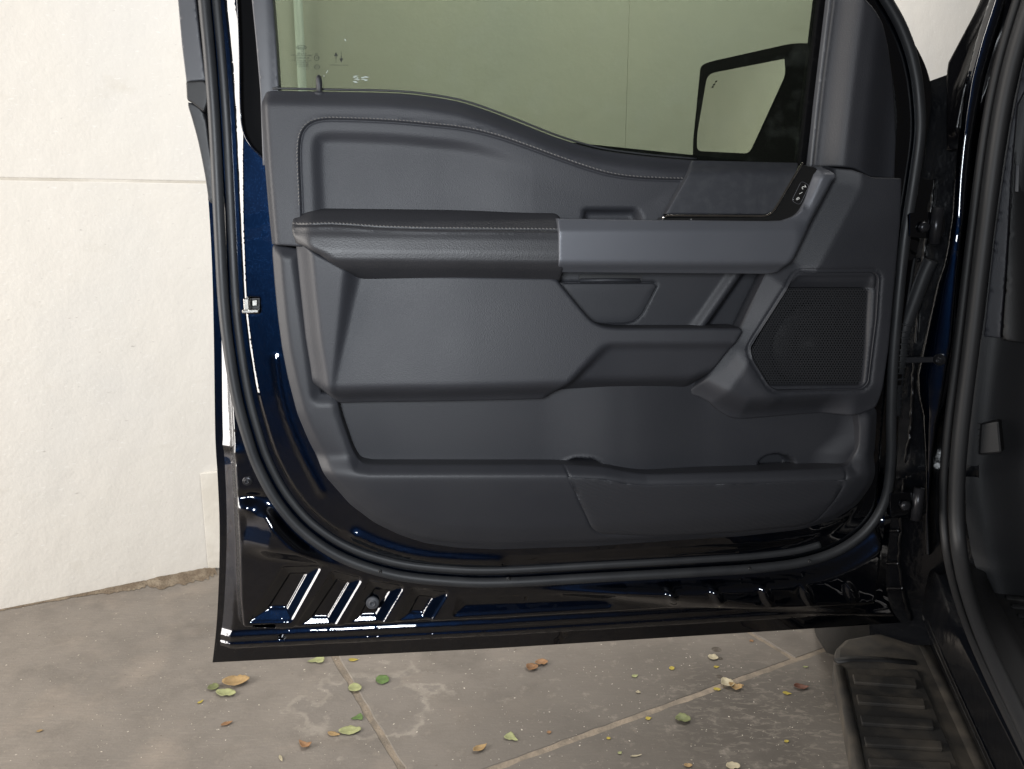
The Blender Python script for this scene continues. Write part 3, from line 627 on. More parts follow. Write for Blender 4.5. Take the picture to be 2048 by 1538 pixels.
# ---- armrest pad
ARM = np.vstack([rnd([(581, 462), (580, 432), (590, 419), (612, 414)], [0, 10, 8, 0], 4), [(800, 416), (1000, 419), (1090, 421)], rnd([(1112, 423), (1126, 434), (1126, 470)], [0, 8, 0], 4), [(1126, 569), (718, 569), (700, 555), (670, 531), (640, 509), (610, 494), (590, 487)]])
ASEAM = cr([(579, 450), (620, 450), (660, 449), (700, 451), (760, 455), (850, 458), (950, 459), (1050, 460), (1120, 461)], 6)
def arm_h(p):
    x, y = p[:, 0], p[:, 1]; dy = y - (412 + (x - 600) * .012)
    h = np.interp(dy, [0, 12, 28, 40, 60, 88, 106, 120, 138, 160], [.032, .052, .068, .0765, .084, .088, .0872, .079, .060, .036])
    h -= .015 * (1 - ss(0, 48, x - 578)) * 1.0 + .004 * (1 - ss(0, 12, dist(p, [(581, 480), (610, 494), (640, 509), (670, 531), (718, 569)])))
    d = dist(p, ASEAM); h -= .0020 * np.exp(-((d - 0) / 2.) ** 2)
    h += .0012 * np.exp(-((d - 5) / 3.) ** 2) * (y > yat(ASEAM, x))
    return h
La = resample(ASEAM, 3.2, False); exa = np.vstack([offset(La, k) for k in (-6, -4, -2, -1, 0, 1, 2, 4, 6)])
arm = relief('armrest', door, ARM, arm_h, M['leather'], .075, sp=6, er=5, depth=.05, extra=exa)
stitches(arm, ASEAM, 4.2, arm_h, .075)
# ---- storage recess under the handle, with flap
def bin_h(p):
    t = p[:, 0] - xat([(1478, 545), (1398, 660)], p[:, 1])
    h = .020 + .007 * ss(-26, -4, t) - .032 * ss(0, 30, t)
    fl = sd(p, FLAP); h -= .004 * lin(-1.8, -.6, fl) * (fl > -2) * 0
    h -= .0045 * np.exp(-(np.abs(fl) / 1.6) ** 2)
    return h
FLAP = rnd([(1112, 560), (1128, 566), (1309, 566), (1314, 573), (1284, 630), (1270, 642), (1252, 647), (1170, 647)], [0, 4, 6, 6, 12, 10, 8, 0])
Lf = resample(FLAP, 3); a_, b_ = np.meshgrid(np.arange(1390, 1540, 4), np.arange(545, 662, 4))
bin_ = relief('door_bin', door, [(1100, 545), (1545, 545), (1478, 668), (1140, 668)], bin_h, M['trim_low'], .022, sp=7, er=0, depth=.02,
       extra=np.vstack([Lf + d_ for d_ in ((0, 0), (1.5, 1.5), (-1.5, -1.5), (3, 3), (-3, -3))] + [np.stack([a_.ravel(), b_.ravel()], 1)]))
relief('bin_flap', bin_, np.array(FLAP) * .985 + np.array([1212, 606]) * .015, lambda p: .0235 + .001 * ss(0, 12, dist(p, FLAP, True)), M['trim_low'], .022, sp=7, er=2.2, depth=.004)
prism('flap_slot', bin_, on_door([(1157, 549), (1282, 549), (1282, 562), (1157, 562)], .018), DN * .006, M['black'])
sweep('flap_hinge', bin_, on_door([(1160, 561), (1220, 560), (1280, 561)], .028), circ(.0032, 8), M['trim'])
# ---- bolster
BOLS = np.vstack([rnd([(586, 480), (596, 580), (607, 680), (617, 740), (622, 780), (633, 794), (650, 812), (664, 815)], [0, 9, 9, 9, 10, 6, 6, 0], 3), [(900, 809), (1140, 803), (1388, 799)], rnd([(1392, 799), (1425, 755), (1468, 690), (1486, 662), (1480, 656), (1232, 656), (1203, 652), (1182, 641), (1160, 615), (1112, 556)], [0, 9, 9, 5, 4, 14, 12, 12, 12, 0], 3), [(900, 552), (718, 552), (660, 520)]])
R1 = [(696, 535), (668, 760), (664, 800)]; R2 = [(720, 560), (673, 760), (668, 800)]
DIAG = [(1100, 806), (1140, 768), (1214, 690)]
def bol_h(p):
    x, y = p[:, 0], p[:, 1]
    lb = xat([(586, 480), (596, 580), (607, 680), (617, 740), (622, 780), (640, 815)], y); f = x - lb
    h = .040 + .030 * ss(0, 42, f)
    t = (x - xat(R1, y)) / np.maximum(xat(R2, y) - xat(R1, y), 3)
    dep = .021 * (1 - ss(520, 840, y))
    h -= dep * ss(-.35, 1, t)
    h += .008 * ss(700, 950, x) * (y * 0 + 1) - .004 * ss(900, 1400, x)
    yb = yat([(600, 800), (664, 815), (900, 809), (1140, 803), (1388, 799), (1480, 760)], x)
    h -= .037 * ss(48, 0, yb - y) ** 1.2
    # undercut to the right of the diagonal
    xd = xat(DIAG, y); w = ss(-16, 16, x - xd)
    h -= w * .032 * lin(684, 800, y)
    h -= w * .006 * ss(683, 700, y)
    return h
bol = relief('bolster', door, BOLS, bol_h, M['trim'], .058, sp=6.5, er=6, depth=.045)
# ---- lower map pocket
POC = np.vstack([[(672, 796), (1385, 790), (1440, 800), (1700, 800), (1722, 830)], rnd([(1725, 860), (1724, 900), (1704, 934), (1640, 938), (1500, 943), (1292, 948), (1250, 943), (1210, 935), (1130, 931), (742, 931), (718, 926), (704, 902), (692, 868), (680, 832)], [0, 10, 14, 8, 8, 20, 20, 20, 10, 12, 10, 10, 10, 0], 4)])
LOW = np.vstack([rnd([(541, 488), (540, 505), (545, 570), (552, 640), (560, 700), (572, 760), (590, 830), (615, 892), (648, 955), (697, 1018), (747, 1060), (798, 1088), (849, 1106), (920, 1116), (1000, 1119), (1200, 1112), (1500, 1090), (1622, 1074), (1685, 1052), (1728, 1018), (1752, 974), (1763, 905), (1765, 820)], 12, 3), [(1760, 780), (1400, 770), (640, 790), (600, 500)]])
LIP = [(672, 796), (680, 832), (692, 868), (704, 902), (718, 926), (742, 931), (1130, 931), (1210, 935), (1250, 943), (1292, 948), (1500, 943), (1640, 938), (1704, 934), (1724, 900), (1725, 830)]
INS = rnd([(1126, 926), (1186, 1062), (1206, 1076), (1300, 1081), (1420, 1081), (1610, 1063), (1640, 1050), (1672, 990), (1694, 926)], [0, 10, 10, 8, 8, 10, 14, 10, 0], 3)
def low_h(p):
    x, y = p[:, 0], p[:, 1]
    dl = dist(p, LIP); dO = dist(p, LOW, True)
    lower = ss(910, 950, y)
    h = .036 + 0 * y
    h += lower * .016
    h -= (.012 * (1 - ss(-8, 19, dl))) * ss(900, 935, y) + .006 * (1 - ss(-6, 15, dl)) * (1 - ss(900, 935, y))
    h -= .030 * lin(955, 1100, y) ** 1.2
    h -= .010 * (1 - ss(0, 24, dO)) + .010 * (1 - ss(0, 64, dO)) * ss(820, 1000, y)
    h -= .06 * (1 - ss(796, 816, y)) * ss(680, 694, x) * (1 - ss(1705, 1722, x))
    d = dist(p, INS, True); h -= .0018 * np.exp(-(d / 1.7) ** 2) * (y > 928)
    return h
Li = resample(INS, 3); LL = resample(LIP, 4, False)
low = relief('lower_trim', door, LOW, low_h, M['trim_low'], .040, sp=7, er=5, depth=.03, holes=[POC], hole_depth=.04, er_hole=3,
             extra=np.vstack([Li + d_ for d_ in ((0, 0), (1.4, 0), (-1.4, 0), (3, 0), (-3, 0))] + [LL + np.array([0, k]) for k in (5, 8, 11, 14, 17, 20, 23, 27)]))
ins2 = INS[(INS[:, 1] > 940)]; insp = np.vstack([[(1133, 950)], ins2, [(1688, 955), (1500, 962), (1292, 967), (1245, 962), (1205, 953)]])
relief('pocket_insert', low, insp, lambda p: low_h(p) + .0012, M['insert'], .040, sp=9, er=1.5, depth=.004)
def pb_h(p):
    x, y = p[:, 0], p[:, 1]
    h = .006 + .010 * ss(1080, 1230, x) * (1 - ss(1260, 1420, x)) 
    c = xat([(1705, 840), (1690, 870), (1650, 905), (1640, 945)], y); h += .013 * ss(-26, 44, x - c)
    q = ((x - 1166) / 36.) ** 2 + ((y - 932) / 17.) ** 2; h -= .022 * (1 - ss(.55, 1.15, q)); h += .001 * np.exp(-((q - 1.35) / .4) ** 2)
    q = ((x - 1555) / 36.) ** 2 + ((y - 930) / 20.) ** 2; h -= .028 * (1 - ss(.5, 1.2, q)); h += 0
    h += .012 * ss(60, 0, x - xat([(655, 800), (690, 868), (720, 931)], y)) * 0
    return h
a_, b_ = np.meshgrid(np.arange(1110, 1225, 3.5), np.arange(900, 950, 3.5)); a2, b2 = np.meshgrid(np.arange(1500, 1740, 4), np.arange(830, 950, 4))
relief('pocket_back', low, [(662, 745), (1730, 745), (1735, 955), (1700, 970), (690, 970)], pb_h, M['trim_low'], .008, sp=8, er=0, depth=.004, extra=np.vstack([np.stack([a_.ravel(), b_.ravel()], 1), np.stack([a2.ravel(), b2.ravel()], 1)]))
# ---- front pod carrying the speaker
LEFTB = [(1674, 340), (1674, 362), (1590, 522), (1540, 548), (1484, 657), (1390, 799)]
POD = np.vstack([[(1640, 331), (1668, 334), (1702, 339), (1722, 348), (1738, 355), (1799, 357)], rnd([(1797, 450), (1789, 560), (1779, 700), (1767, 790), (1758, 818), (1720, 833), (1600, 839), (1492, 846), (1470, 842), (1448, 829), (1428, 810), (1410, 802), (1390, 799), (1484, 657)], [0, 9, 9, 9, 10, 9, 9, 10, 8, 8, 8, 6, 3, 0], 3), [(1536, 549), (1560, 520), (1640, 380)]])
BEZ = rnd([(1597, 541), (1748, 540), (1758, 551), (1754, 640), (1741, 768), (1728, 781), (1548, 783), (1530, 772), (1496, 717), (1494, 696), (1580, 556)], [14, 8, 8, 9, 8, 8, 10, 10, 8, 8, 10], 4)
MESHP = rnd([(1577, 577), (1736, 577), (1743, 584), (1737, 700), (1731, 765), (1724, 771), (1543, 772), (1534, 766), (1502, 712), (1503, 703), (1570, 582)], [6, 5, 4, 4, 4, 4, 6, 5, 5, 5, 5], 3)
RID = [(1690, 380), (1610, 540), (1545, 620), (1470, 720), (1440, 765)]
def pod_h(p):
    x, y = p[:, 0], p[:, 1]; d = dist(p, LEFTB)
    h = .036 + .020 * lin(0, 42, d) - .012 * ss(60, 300, d)
    kx = ss(40, 110, y - yat([(1390, 760), (1440, 765), (1500, 745), (1560, 790), (1760, 790)], x)); 
    yb = yat([(1390, 799), (1448, 829), (1492, 846), (1600, 839), (1720, 833), (1760, 815)], x)
    h -= .033 * ss(56, 0, yb - y) * (1 - .85 * ss(1655, 1715, x))
    h += .003 * np.exp(-(dist(p, [(1475, 705), (1500, 760), (1545, 800)]) / 16.) ** 2)
    s = sd(p, BEZ); h -= .0035 * np.exp(-((s + 1) / 2.4) ** 2)
    return h
bez_in = MESHP
Lb = resample(BEZ, 3)
pod = relief('front_pod', door, POD, pod_h, M['trim'], .046, sp=6.5, er=4, depth=.03, holes=[BEZ * .97 + BEZ.mean(0) * .03], hole_depth=.015, er_hole=2, extra=np.vstack([Lb * 1.02 - BEZ.mean(0) * .02, Lb * 1.035 - BEZ.mean(0) * .035]))
pm = float(np.median(pod_h(BEZ)))
def bez_h(p):
    s = sd(p, BEZ); i = sd(p, MESHP)
    return pm - .004 + .004 * np.exp(-((s - 7) / 4.) ** 2) - .006 * lin(-14, 0, i) - .004 * lin(0, 34, p[:, 1] - 543) * (p[:, 1] < 580)
bez = relief('speaker_bezel', pod, BEZ, bez_h, M['trim_low'], pm, sp=5, er=2.5, depth=.012, holes=[MESHP], hole_depth=.008, er_hole=2)
# perforated grille: hexagonal webs round real holes
gv = []; gf = []; pit = 5.4; hg = pm - .013; rows = []
yy = 574.; k = 0
while yy < 776:
    xx = 1496. + (pit / 2 if k % 2 else 0)
    while xx < 1748: rows.append((xx, yy)); xx += pit
    yy += pit * .866; k += 1
rows = np.array(rows); rows = rows[sd(rows, MESHP) > -3.0]
ho = np.array([(math.cos(math.radians(30 + 60 * i)), math.sin(math.radians(30 + 60 * i))) for i in range(6)])
allv = np.vstack([np.concatenate([r + ho * pit / math.sqrt(3), r + ho * pit * .33]) for r in rows]); W = on_door(allv, hg)
for i in range(len(rows)):
    b = i * 12
    for k in range(6): gf.append((b + k, b + (k + 1) % 6, b + 6 + (k + 1) % 6, b + 6 + k))
Wb = W - DN * .0012; n0 = len(W)
gv = np.vstack([W, Wb])
for i in range(len(rows)):
    b = i * 12 + 6
    for k in range(6): gf.append((b + k, b + (k + 1) % 6, n0 + b + (k + 1) % 6, n0 + b + k))
link('speaker_grille', gv, gf, M['grille'], pod, False)
prism('speaker_cavity', pod, on_door(np.array(MESHP) * 1.0, hg - .02), DN * -.003, M['black'])
lathe('speaker_cone', pod, on_door([(1625, 690)], hg - .0195)[0], DN, [(.075, 0), (.07, .006), (.03, .001), (.022, .002), (.012, .008), (.001, .010)], M['black'], 28)
# ---- decor inlay, chrome strip, switch panel, pull handle
DEC = rnd([(1394, 319), (1606, 324), (1598, 340), (1547, 420), (1530, 429), (1329, 428)], [2, 3, 6, 10, 10, 2], 4)
def dec_h(p): return .060 - .020 * (1 - ss(0, 30, p[:, 1] - 319)) + .006 * lin(330, 430, p[:, 1])
dec = relief('decor_panel', door, DEC, dec_h, M['decor'], .058, sp=8, er=2, depth=.03)
SWP = rnd([(1324, 435), (1528, 434), (1549, 424), (1607, 329), (1634, 334), (1640, 342), (1612, 411), (1596, 431), (1566, 444), (1322, 444)], [2, 8, 8, 3, 4, 5, 9, 9, 9, 2], 4)
def sw_h(p): return .064 + .008 * lin(330, 440, p[:, 1])
swp = relief('switch_panel', door, SWP, sw_h, M['gloss'], .068, sp=7, er=2, depth=.04)
cs3 = resample(np.vstack([[(1324, 436), (1334, 431), (1500, 432)], cr([(1500, 432), (1528, 431.5), (1541, 426), (1552, 413), (1576, 375), (1600, 338), (1609, 325)], 5)[1:]]), 5, False)
sweep('chrome_strip', dec, on_door(cs3, .069) + DN * (sw_h(cs3) - .069)[:, None], circ(.0018, 8), M['chrome'])
def obl(cx, cy, ang, l, w, n=5):
    a = math.radians(ang); t = np.array([math.cos(a), math.sin(a)]); s = np.array([-t[1], t[0]]); out = []
    r = rnd([(-l, -w), (l, -w), (l, w), (-l, w)], w * .7, n); return np.array([np.array([cx, cy]) + t * p[0] + s * p[1] for p in r])
btn = relief('memory_button', swp, obl(1601.5, 386, -62, 22, 8.5), lambda p: sw_h(p) + .0015, M['gloss'], .069, sp=4, er=1.5, depth=.004)
ol = obl(1601.5, 386, -62, 22.5, 9); ol = resample(ol, 3)
sweep('button_outline', swp, on_door(ol, .070) + DN * (sw_h(ol) - .070 + .0014)[:, None], circ(.0004, 6), M['cover'], closed=True)
bt2 = relief('lock_button', swp, obl(1440, 438.5, 0, 60, 3), lambda p: sw_h(p) + .0022, M['gloss'], .069, sp=4, er=1.2, depth=.004)
HAN = np.vstack([[(1116, 437)], [(1325, 440), (1540, 442)], cr([(1566, 441), (1594, 430), (1611, 409), (1626, 373), (1638, 345), (1637, 337), (1630, 332)], 4), rnd([(1622, 329), (1658, 332), (1673, 341), (1673, 366), (1590, 520), (1574, 542), (1545, 549), (1119, 546), (1116, 540)], [0, 8, 8, 10, 14, 14, 12, 3, 0], 4)])
def han_h(p):
    x, y = p[:, 0], p[:, 1]; dO = dist(p, HAN, True)
    w = ss(1585, 1640, x)   # upright part of the L
    outer = dist(p, [(1673, 366), (1590, 520), (1574, 542)])
    a = .080 + .010 * lin(438, 462, y) - .020 * ss(522, 549, y)
    b = .080 - .010 * (1 - ss(0, 12, dist(p, [(1611, 409), (1638, 345)])))
    h = a * (1 - w) + b * w
    return h - .012 * (1 - ss(0, 12, outer)) - .02 * (1 - ss(331, 352, y)) * w
relief('pull_handle', door, HAN, han_h, M['satin'], .082, sp=5.5, er=3, depth=.05)
def text(s, at, size, rot, mirror, h, par, m, nm, font_sx=1.0):
    cu = bpy.data.curves.new(nm, 'FONT'); cu.body = s; cu.size = size; cu.align_x = 'CENTER'; cu.align_y = 'CENTER'; cu.resolution_u = 2
    tmp = bpy.data.objects.new('tmp', cu); COL.objects.link(tmp); dg = bpy.context.evaluated_depsgraph_get(); me = bpy.data.meshes.new_from_object(tmp.evaluated_get(dg))
    V = np.array([v.co[:2] for v in me.vertices]).reshape(-1, 2); Fs = [tuple(p.vertices) for p in me.polygons]
    bpy.data.objects.remove(tmp); bpy.data.curves.remove(cu); bpy.data.meshes.remove(me)
    V[:, 0] *= (-1 if mirror else 1) * font_sx; a = math.radians(rot); V = V @ np.array([[math.cos(a), math.sin(a)], [-math.sin(a), math.cos(a)]])
    c = on_door([at], h)[0]; return c + V[:, :1] * DU + V[:, 1:] * np.array([0, 0, 1.]), Fs
def texts(items, par, m, nm):
    v = []; f = []
    for it in items:
        V, Fs = text(*it, par, m, nm); b = len(v); v += V.tolist(); f += [tuple(i + b for i in q) for q in Fs]
    return v, f
h_i = .0745
v, f = texts([('2', (1608, 374), .010, -62 + 180, False, h_i), ('1', (1602, 386), .008, -62 + 180, False, h_i), ('8', (1596, 397), .008, -62 + 180, False, h_i)], swp, M['icon'], 'switch_icons')
link('switch_icons', v, f, M['icon'], btn, False)
# ---- printed marks on the glass (mirrored: read from inside)
hg_ = -.0172
def pxb(pts): return on_door(np.array(pts, float), hg_)
items = [('Ford', (603, 95), .0060, 0, True, hg_), ('SAL', (604, 102), .0030, 0, True, hg_), ('VITRO AIR', (604, 107), .0030, 0, True, hg_), ('LAMINATED PTBUCCA', (603, 111), .0030, 0, True, hg_), ('ACIR-000501', (604, 116), .0040, 0, True, hg_),
         ('DOT 386 A68 M0 V5 1', (603, 121), .0030, 0, True, hg_), ('TEMPRM M210', (605, 125), .0030, 0, True, hg_), ('MJLOM 050 02', (605, 129), .0030, 0, True, hg_), ('8 00023 A', (607, 133), .0036, 0, True, hg_), ('1 . 4 . 50', (612, 138), .0028, 0, True, hg_), ('. . 1 . .', (606, 142), .0028, 0, True, hg_),
         ('43R', (633, 108), .0026, 0, True, hg_), ('E11', (633, 116), .0050, 0, True, hg_), ('CCC', (634, 134), .0046, 0, True, hg_), ('Acoustic Laminated Glass', (678, 130), .0027, 0, True, hg_)]
v, f = texts(items, glass_o, M['print'], 'glass_marking')
def ring2(cx, cy, rx, ry, w):
    o = [(cx + rx * math.cos(a), cy + ry * math.sin(a)) for a in np.linspace(0, 2 * math.pi, 25)[:-1]]; i = [(cx + (rx - w) * math.cos(a), cy + (ry - w) * math.sin(a)) for a in np.linspace(0, 2 * math.pi, 25)[:-1]]
    b = len(v); v.extend(pxb(o).tolist()); v.extend(pxb(i).tolist()); f.extend([(b + k, b + (k + 1) % 24, b + 24 + (k + 1) % 24, b + 24 + k) for k in range(24)])
ring2(603, 94.5, 10.5, 4.3, .8); ring2(633.5, 116, 5.6, 5.6, .7); ring2(634, 134, 5.6, 4.6, .7)
def polyp(pts): b = len(v); v.extend(pxb(pts).tolist()); f.append(tuple(range(b, b + len(pts))))
def rect(x0, y0, x1, y1): polyp([(x0, y0), (x1, y0), (x1, y1), (x0, y1)])
polyp([(672, 104), (676, 112), (668, 112)]); rect(671.3, 112, 672.9, 118)
for k in range(3): rect(671.5, 119 + k * 2.2, 672.7, 120.4 + k * 2.2)
polyp([(682.5, 125), (678.6, 117), (686.4, 117)]); rect(681.7, 111, 683.3, 117)
for k in range(3): rect(681.9, 104 + k * 2.2, 683.1, 105.4 + k * 2.2)
link('glass_marking', v, f, M['print'], glass_o, False)
sv_, sf_ = [], []; rs = np.random.default_rng(11)
for k in range(16):
    x, y, w_ = rs.uniform(704, 730), rs.uniform(152, 165), rs.uniform(5, 13); b = len(sv_)
    sv_ += on_door([(x, y), (x + w_ * .5, y - .9), (x + w_, y - .3 + rs.normal(0, .4)), (x + w_ * .5, y + .7)], -.0165).tolist(); sf_.append((b, b + 1, b + 2, b + 3))
for (x, y) in ((691, 81), (690, 79), (653, 145), (648, 152), (655, 142)):
    b = len(sv_); sv_ += on_door([(x, y - 1.5), (x + 1, y), (x, y + 1.5), (x - 1, y)], -.0165).tolist(); sf_.append((b, b + 1, b + 2, b + 3))
link('glass_smudge', sv_, sf_, mat('chalk_dust', (.42, .47, .47), .9), glass_o, False, None, 'stuff')
# ---- side mirror outside the glass
am = math.radians(56); MN = np.array([-math.sin(am), -math.cos(am), 0]); M0 = on_door([(1480, 210)], -.30)[0]
def on_m(p, k=0): return on_plane(p, M0 + MN * k, MN)
mg = rnd([(1417, 148), (1571, 118), (1573, 150), (1504, 300), (1496, 307), (1396, 302), (1396, 270)], [16, 2, 12, 6, 8, 10, 20], 5)
mo = rnd([(1400, 130), (1420, 122), (1590, 84), (1640, 88), (1660, 400), (1500, 400), (1385, 330), (1384, 290)], [10, 12, 20, 6, 0, 0, 10, 20], 5)
# housing: front ring, swept back to a smaller rear cap
mo3 = on_m(resample(mo, 10), .004); mi3 = on_m(resample(mo, 10), -.012)
n = len(mo3); cen = mo3.mean(0); DM = MN * -1
rows_ = [on_m(resample(mo, 10) * .985 + mo.mean(0) * .015, .006), mo3 - MN * .008, mo3 - MN * .05, cen + (mo3 - cen) * .9 - MN * .10, cen + (mo3 - cen) * .62 - MN * .135]
vv = np.vstack(rows_); ff = []
for r in range(len(rows_) - 1): ff += [(r * n + k, r * n + (k + 1) % n, (r + 1) * n + (k + 1) % n, (r + 1) * n + k) for k in range(n)]
ff += [tuple(range(n))[::-1], tuple(range((len(rows_) - 1) * n, len(rows_) * n))]
mir = link('side_mirror', vv, ff, M['void'], door, True)
prism('mirror_glass', mir, on_m(mg, .0065), MN * .003, M['mirror'])
mk = []
for (x, y) in ((1432, 164), (1428, 170), (1425, 175)): mk += on_m([(x - 2, y - 2), (x + 2, y - 3), (x + 2, y), (x - 2, y + 1)], .0099).tolist()
link('mirror_icon', mk, [(0, 1, 2, 3), (4, 5, 6, 7), (8, 9, 10, 11)], M['print'], mir, False)
A0 = on_m([(1640, 200)], -.03)[0]; A1 = on_door([(1690, 250)], -.05)[0]
sweep('mirror_arm', mir, [A0, (A0 + A1) / 2, A1], circ(.05, 16, .5, 1.6), M['black'], up=(0, 0, 1))
# ---- hinges, check strap, wiring boot
def hinge(x, y, nm):
    b = on_door(rnd([(x - 32, y - 26), (x + 20, y - 28), (x + 40, y - 16), (x + 40, y + 16), (x + 20, y + 26), (x - 32, y + 22)], 6), -.004)
    o = prism(nm, door, b, DN * .012, M['paint'], False, None, .002)
    lathe('hinge_pin', o, on_door([(x + 30, y)], .012)[0] + np.array([0, 0, -.03]), (0, 0, 1), [(.009, 0), (.009, .06)], M['bolt'], 14)
    lathe('hinge_bolt', o, on_door([(x + 4, y + 2)], .008)[0], DN, [(.010, 0), (.010, .006), (.006, .009), (.001, .009)], M['bolt'], 6); return o
hinge(1842, 452, 'hinge'); hinge(1805, 1008, 'hinge')

# ================================================================== TRUCK CAB
FW = np.array([math.sin(math.radians(16.6)), math.cos(math.radians(16.6)), 0])     # truck heading
CQ = np.array([.762, 1.43, 0]); CD = np.array([.76, -.65, 0]); CD /= np.linalg.norm(CD); CN = np.array([CD[1], -CD[0], 0])
if CN @ (CAM - CQ) < 0: CN = -CN
def on_c(p, k=0.0): return on_plane(p, CQ + CN * k, CN)
cab = truck
ZS = on_c([(1912, 1150)])[0][2]
cproj = lambda k0: (lambda p, h: on_c(p, k0) + CN * (h - k0)[:, None])
# hinge pillar web behind the door edge
web = [(1700, 220), (1893, 150), (1961, 0), (2080, -260), (2150, -260), (2060, 100), (2000, 400), (1960, 800), (1960, 1150), (1935, 1290), (1740, 1290)]
relief('hinge_pillar', cab, web, lambda p: -.045 + .0 * p[:, 0] + .012 * np.exp(-((p[:, 1] - 940) / 26.) ** 2) + .010 * np.exp(-((p[:, 1] - 700) / 40.) ** 2), M['gap'], -.045, sp=12, er=0, depth=.05, proj=cproj(-.045))
# painted pillar flange
ST_L = [(2030, -260), (1975, 0), (1948, 80), (1928, 160), (1920, 225), (1912, 300), (1906, 360), (1902, 430), (1894, 490), (1886, 528), (1872, 566), (1856, 635), (1842, 700), (1831, 750), (1833, 790), (1843, 830), (1849, 900), (1851, 960), (1850, 1030), (1848, 1110)]
ST_R = [(1862, 1110), (1858, 1030), (1862, 960), (1868, 900), (1876, 850), (1890, 790), (1898, 740), (1907, 690), (1914, 600), (1922, 500), (1932, 420), (1939, 350), (1945, 290), (1956, 220), (1970, 150), (1990, 80), (2012, 10), (2080, -260)]
def st_h(p):
    l = xat(ST_L, p[:, 1]); r = xat(ST_R, p[:, 1]); w = np.maximum(r - l, 4); t = np.clip((p[:, 0] - l) / w, 0, 1)
    return .004 + .004 * np.sin(np.pi * t) - .008 * ss(.86, 1, t) - .008 * ss(.12, 0, t) + .003 * np.exp(-((t - .5) / .2) ** 2) * (1 - ss(330, 470, p[:, 1]))
relief('pillar_flange', cab, np.vstack([cr(ST_L, 3), cr(ST_R, 3)]), st_h, M['paint'], .004, sp=4.5, er=3, depth=.05, proj=cproj(.004))
# upper windscreen pillar
relief('windscreen_pillar', cab, [(1893, 142), (1896, 124), (1962, 0), (2085, -240), (2160, -240), (2050, 20), (2000, 110), (1960, 220), (1925, 300), (1893, 300)], lambda p: -.008 + .014 * np.exp(-(dist(p, [(2010, 0), (1960, 100), (1930, 180), (1915, 260)]) / 12.) ** 2), M['blackgloss'], -.008, sp=8, er=4, depth=.04, proj=cproj(-.008))
# door-opening seal: upright run on the pillar, then along the sill
up_run = [(2150, -260), (2062, 0), (2030, 90), (2005, 200), (1990, 300), (1980, 380), (1967, 480), (1955, 580), (1944, 680), (1931, 780), (1921, 860), (1914, 940), (1911, 1010), (1914, 1080), (1922, 1140)]
sill_run = [(1934, 1195), (1954, 1252), (1984, 1320), (2020, 1395), (2062, 1480), (2120, 1600), (2200, 1760)]
pu = on_c(cr(up_run, 5), .012); ps = on_z(cr(sill_run, 5), ZS + .012)
path = np.vstack([pu, ps]); 
for _ in range(30): path[1:-1] = path[1:-1] * .5 + (path[:-2] + path[2:]) * .25
oseal = sweep('opening_seal', cab, path, circ(.0118, 16, 1.15, .9), M['opening'], up=CN)
def shift(P, d): return offset(P, d)
pu2 = on_c(shift(cr(up_run, 5), -27), .004); ps2 = on_z(shift(cr(sill_run, 5), -22), ZS + .004); p2 = np.vstack([pu2, ps2])
for _ in range(30): p2[1:-1] = p2[1:-1] * .5 + (p2[:-2] + p2[2:]) * .25
sweep('seal_flange', oseal, p2, circ(.006, 10, 1.2, .8), M['black'], up=CN)
# rocker: painted panel from the sill down to the step
RA = on_z(cr([(1800, 1150), (1818, 1195), (1836, 1240), (1872, 1318), (1925, 1434), (1972, 1538), (2060, 1735)], 4), .435)
RB = on_z(cr([(1878, 1150), (1896, 1205), (1918, 1265), (1950, 1335), (1992, 1420), (2040, 1515), (2140, 1715)], 4), ZS - .005)
mid = [RA * (1 - t) + RB * t + CN * (.022 * math.sin(t * math.pi)) + np.array([0, 0, .012 * math.sin(t * 3 * math.pi)]) for t in np.linspace(0, 1, 12)]
loft('rocker_panel', cab, mid + [RB + np.array([.07, .02, .004])], M['gap'])
low_r = [RA + np.array([0, 0, -.14]) - FW * 0 + CN * -.02, RA]
loft('rocker_flange', cab, [RA + np.array([0, 0, -.20]) - CN * .03, RA + np.array([0, 0, -.02]), RA + CN * .012 + np.array([0, 0, -.004])], M['black'])
for t0, nm in ((.30, 'rocker_bead'), (.38, 'rocker_bead'), (.55, 'rocker_bead')):
    b = RA * (1 - t0) + RB * t0 + CN * (.022 * math.sin(t0 * math.pi) + .001) + np.array([0, 0, .012 * math.sin(t0 * 3 * math.pi) + .002]); sweep(nm, cab, b[6:], circ(.0022, 6), M['paint'], up=(0, 0, 1))
# sill scuff and floor
SB = on_z(cr([(1905, 1100), (1925, 1165), (1952, 1230), (1995, 1315), (2045, 1415), (2100, 1530), (2200, 1740)], 4), ZS + .006)
SC = SB + np.array([.055, .016, 0.0]); SD = SC + np.array([.004, .001, -.035])
loft('sill_trim', cab, [SB, SB * .5 + SC * .5 + np.array([0, 0, .006]), SC, SD], M['cabin_dark'])
fl = [SD[0] + np.array([0, .35, 0]), *SD, SD[-1] + np.array([.8, 0, 0]), SD[0] + np.array([.9, .35, 0])]
prism('floor_mat', cab, fl, (0, 0, -.01), M['carpet'])
FX = np.array([FW[1], -FW[0], 0])
b0 = SD[10]
for k in range(9):
    a = SD[4] + FX * .03 - FW * (.035 * k) + np.array([0, 0, .002]); sweep('mat_rib', cab, [a, a + FX * .25, a + FX * .5], circ(.006, 8, 1.4, .6), M['carpet'], up=(0, 0, 1))
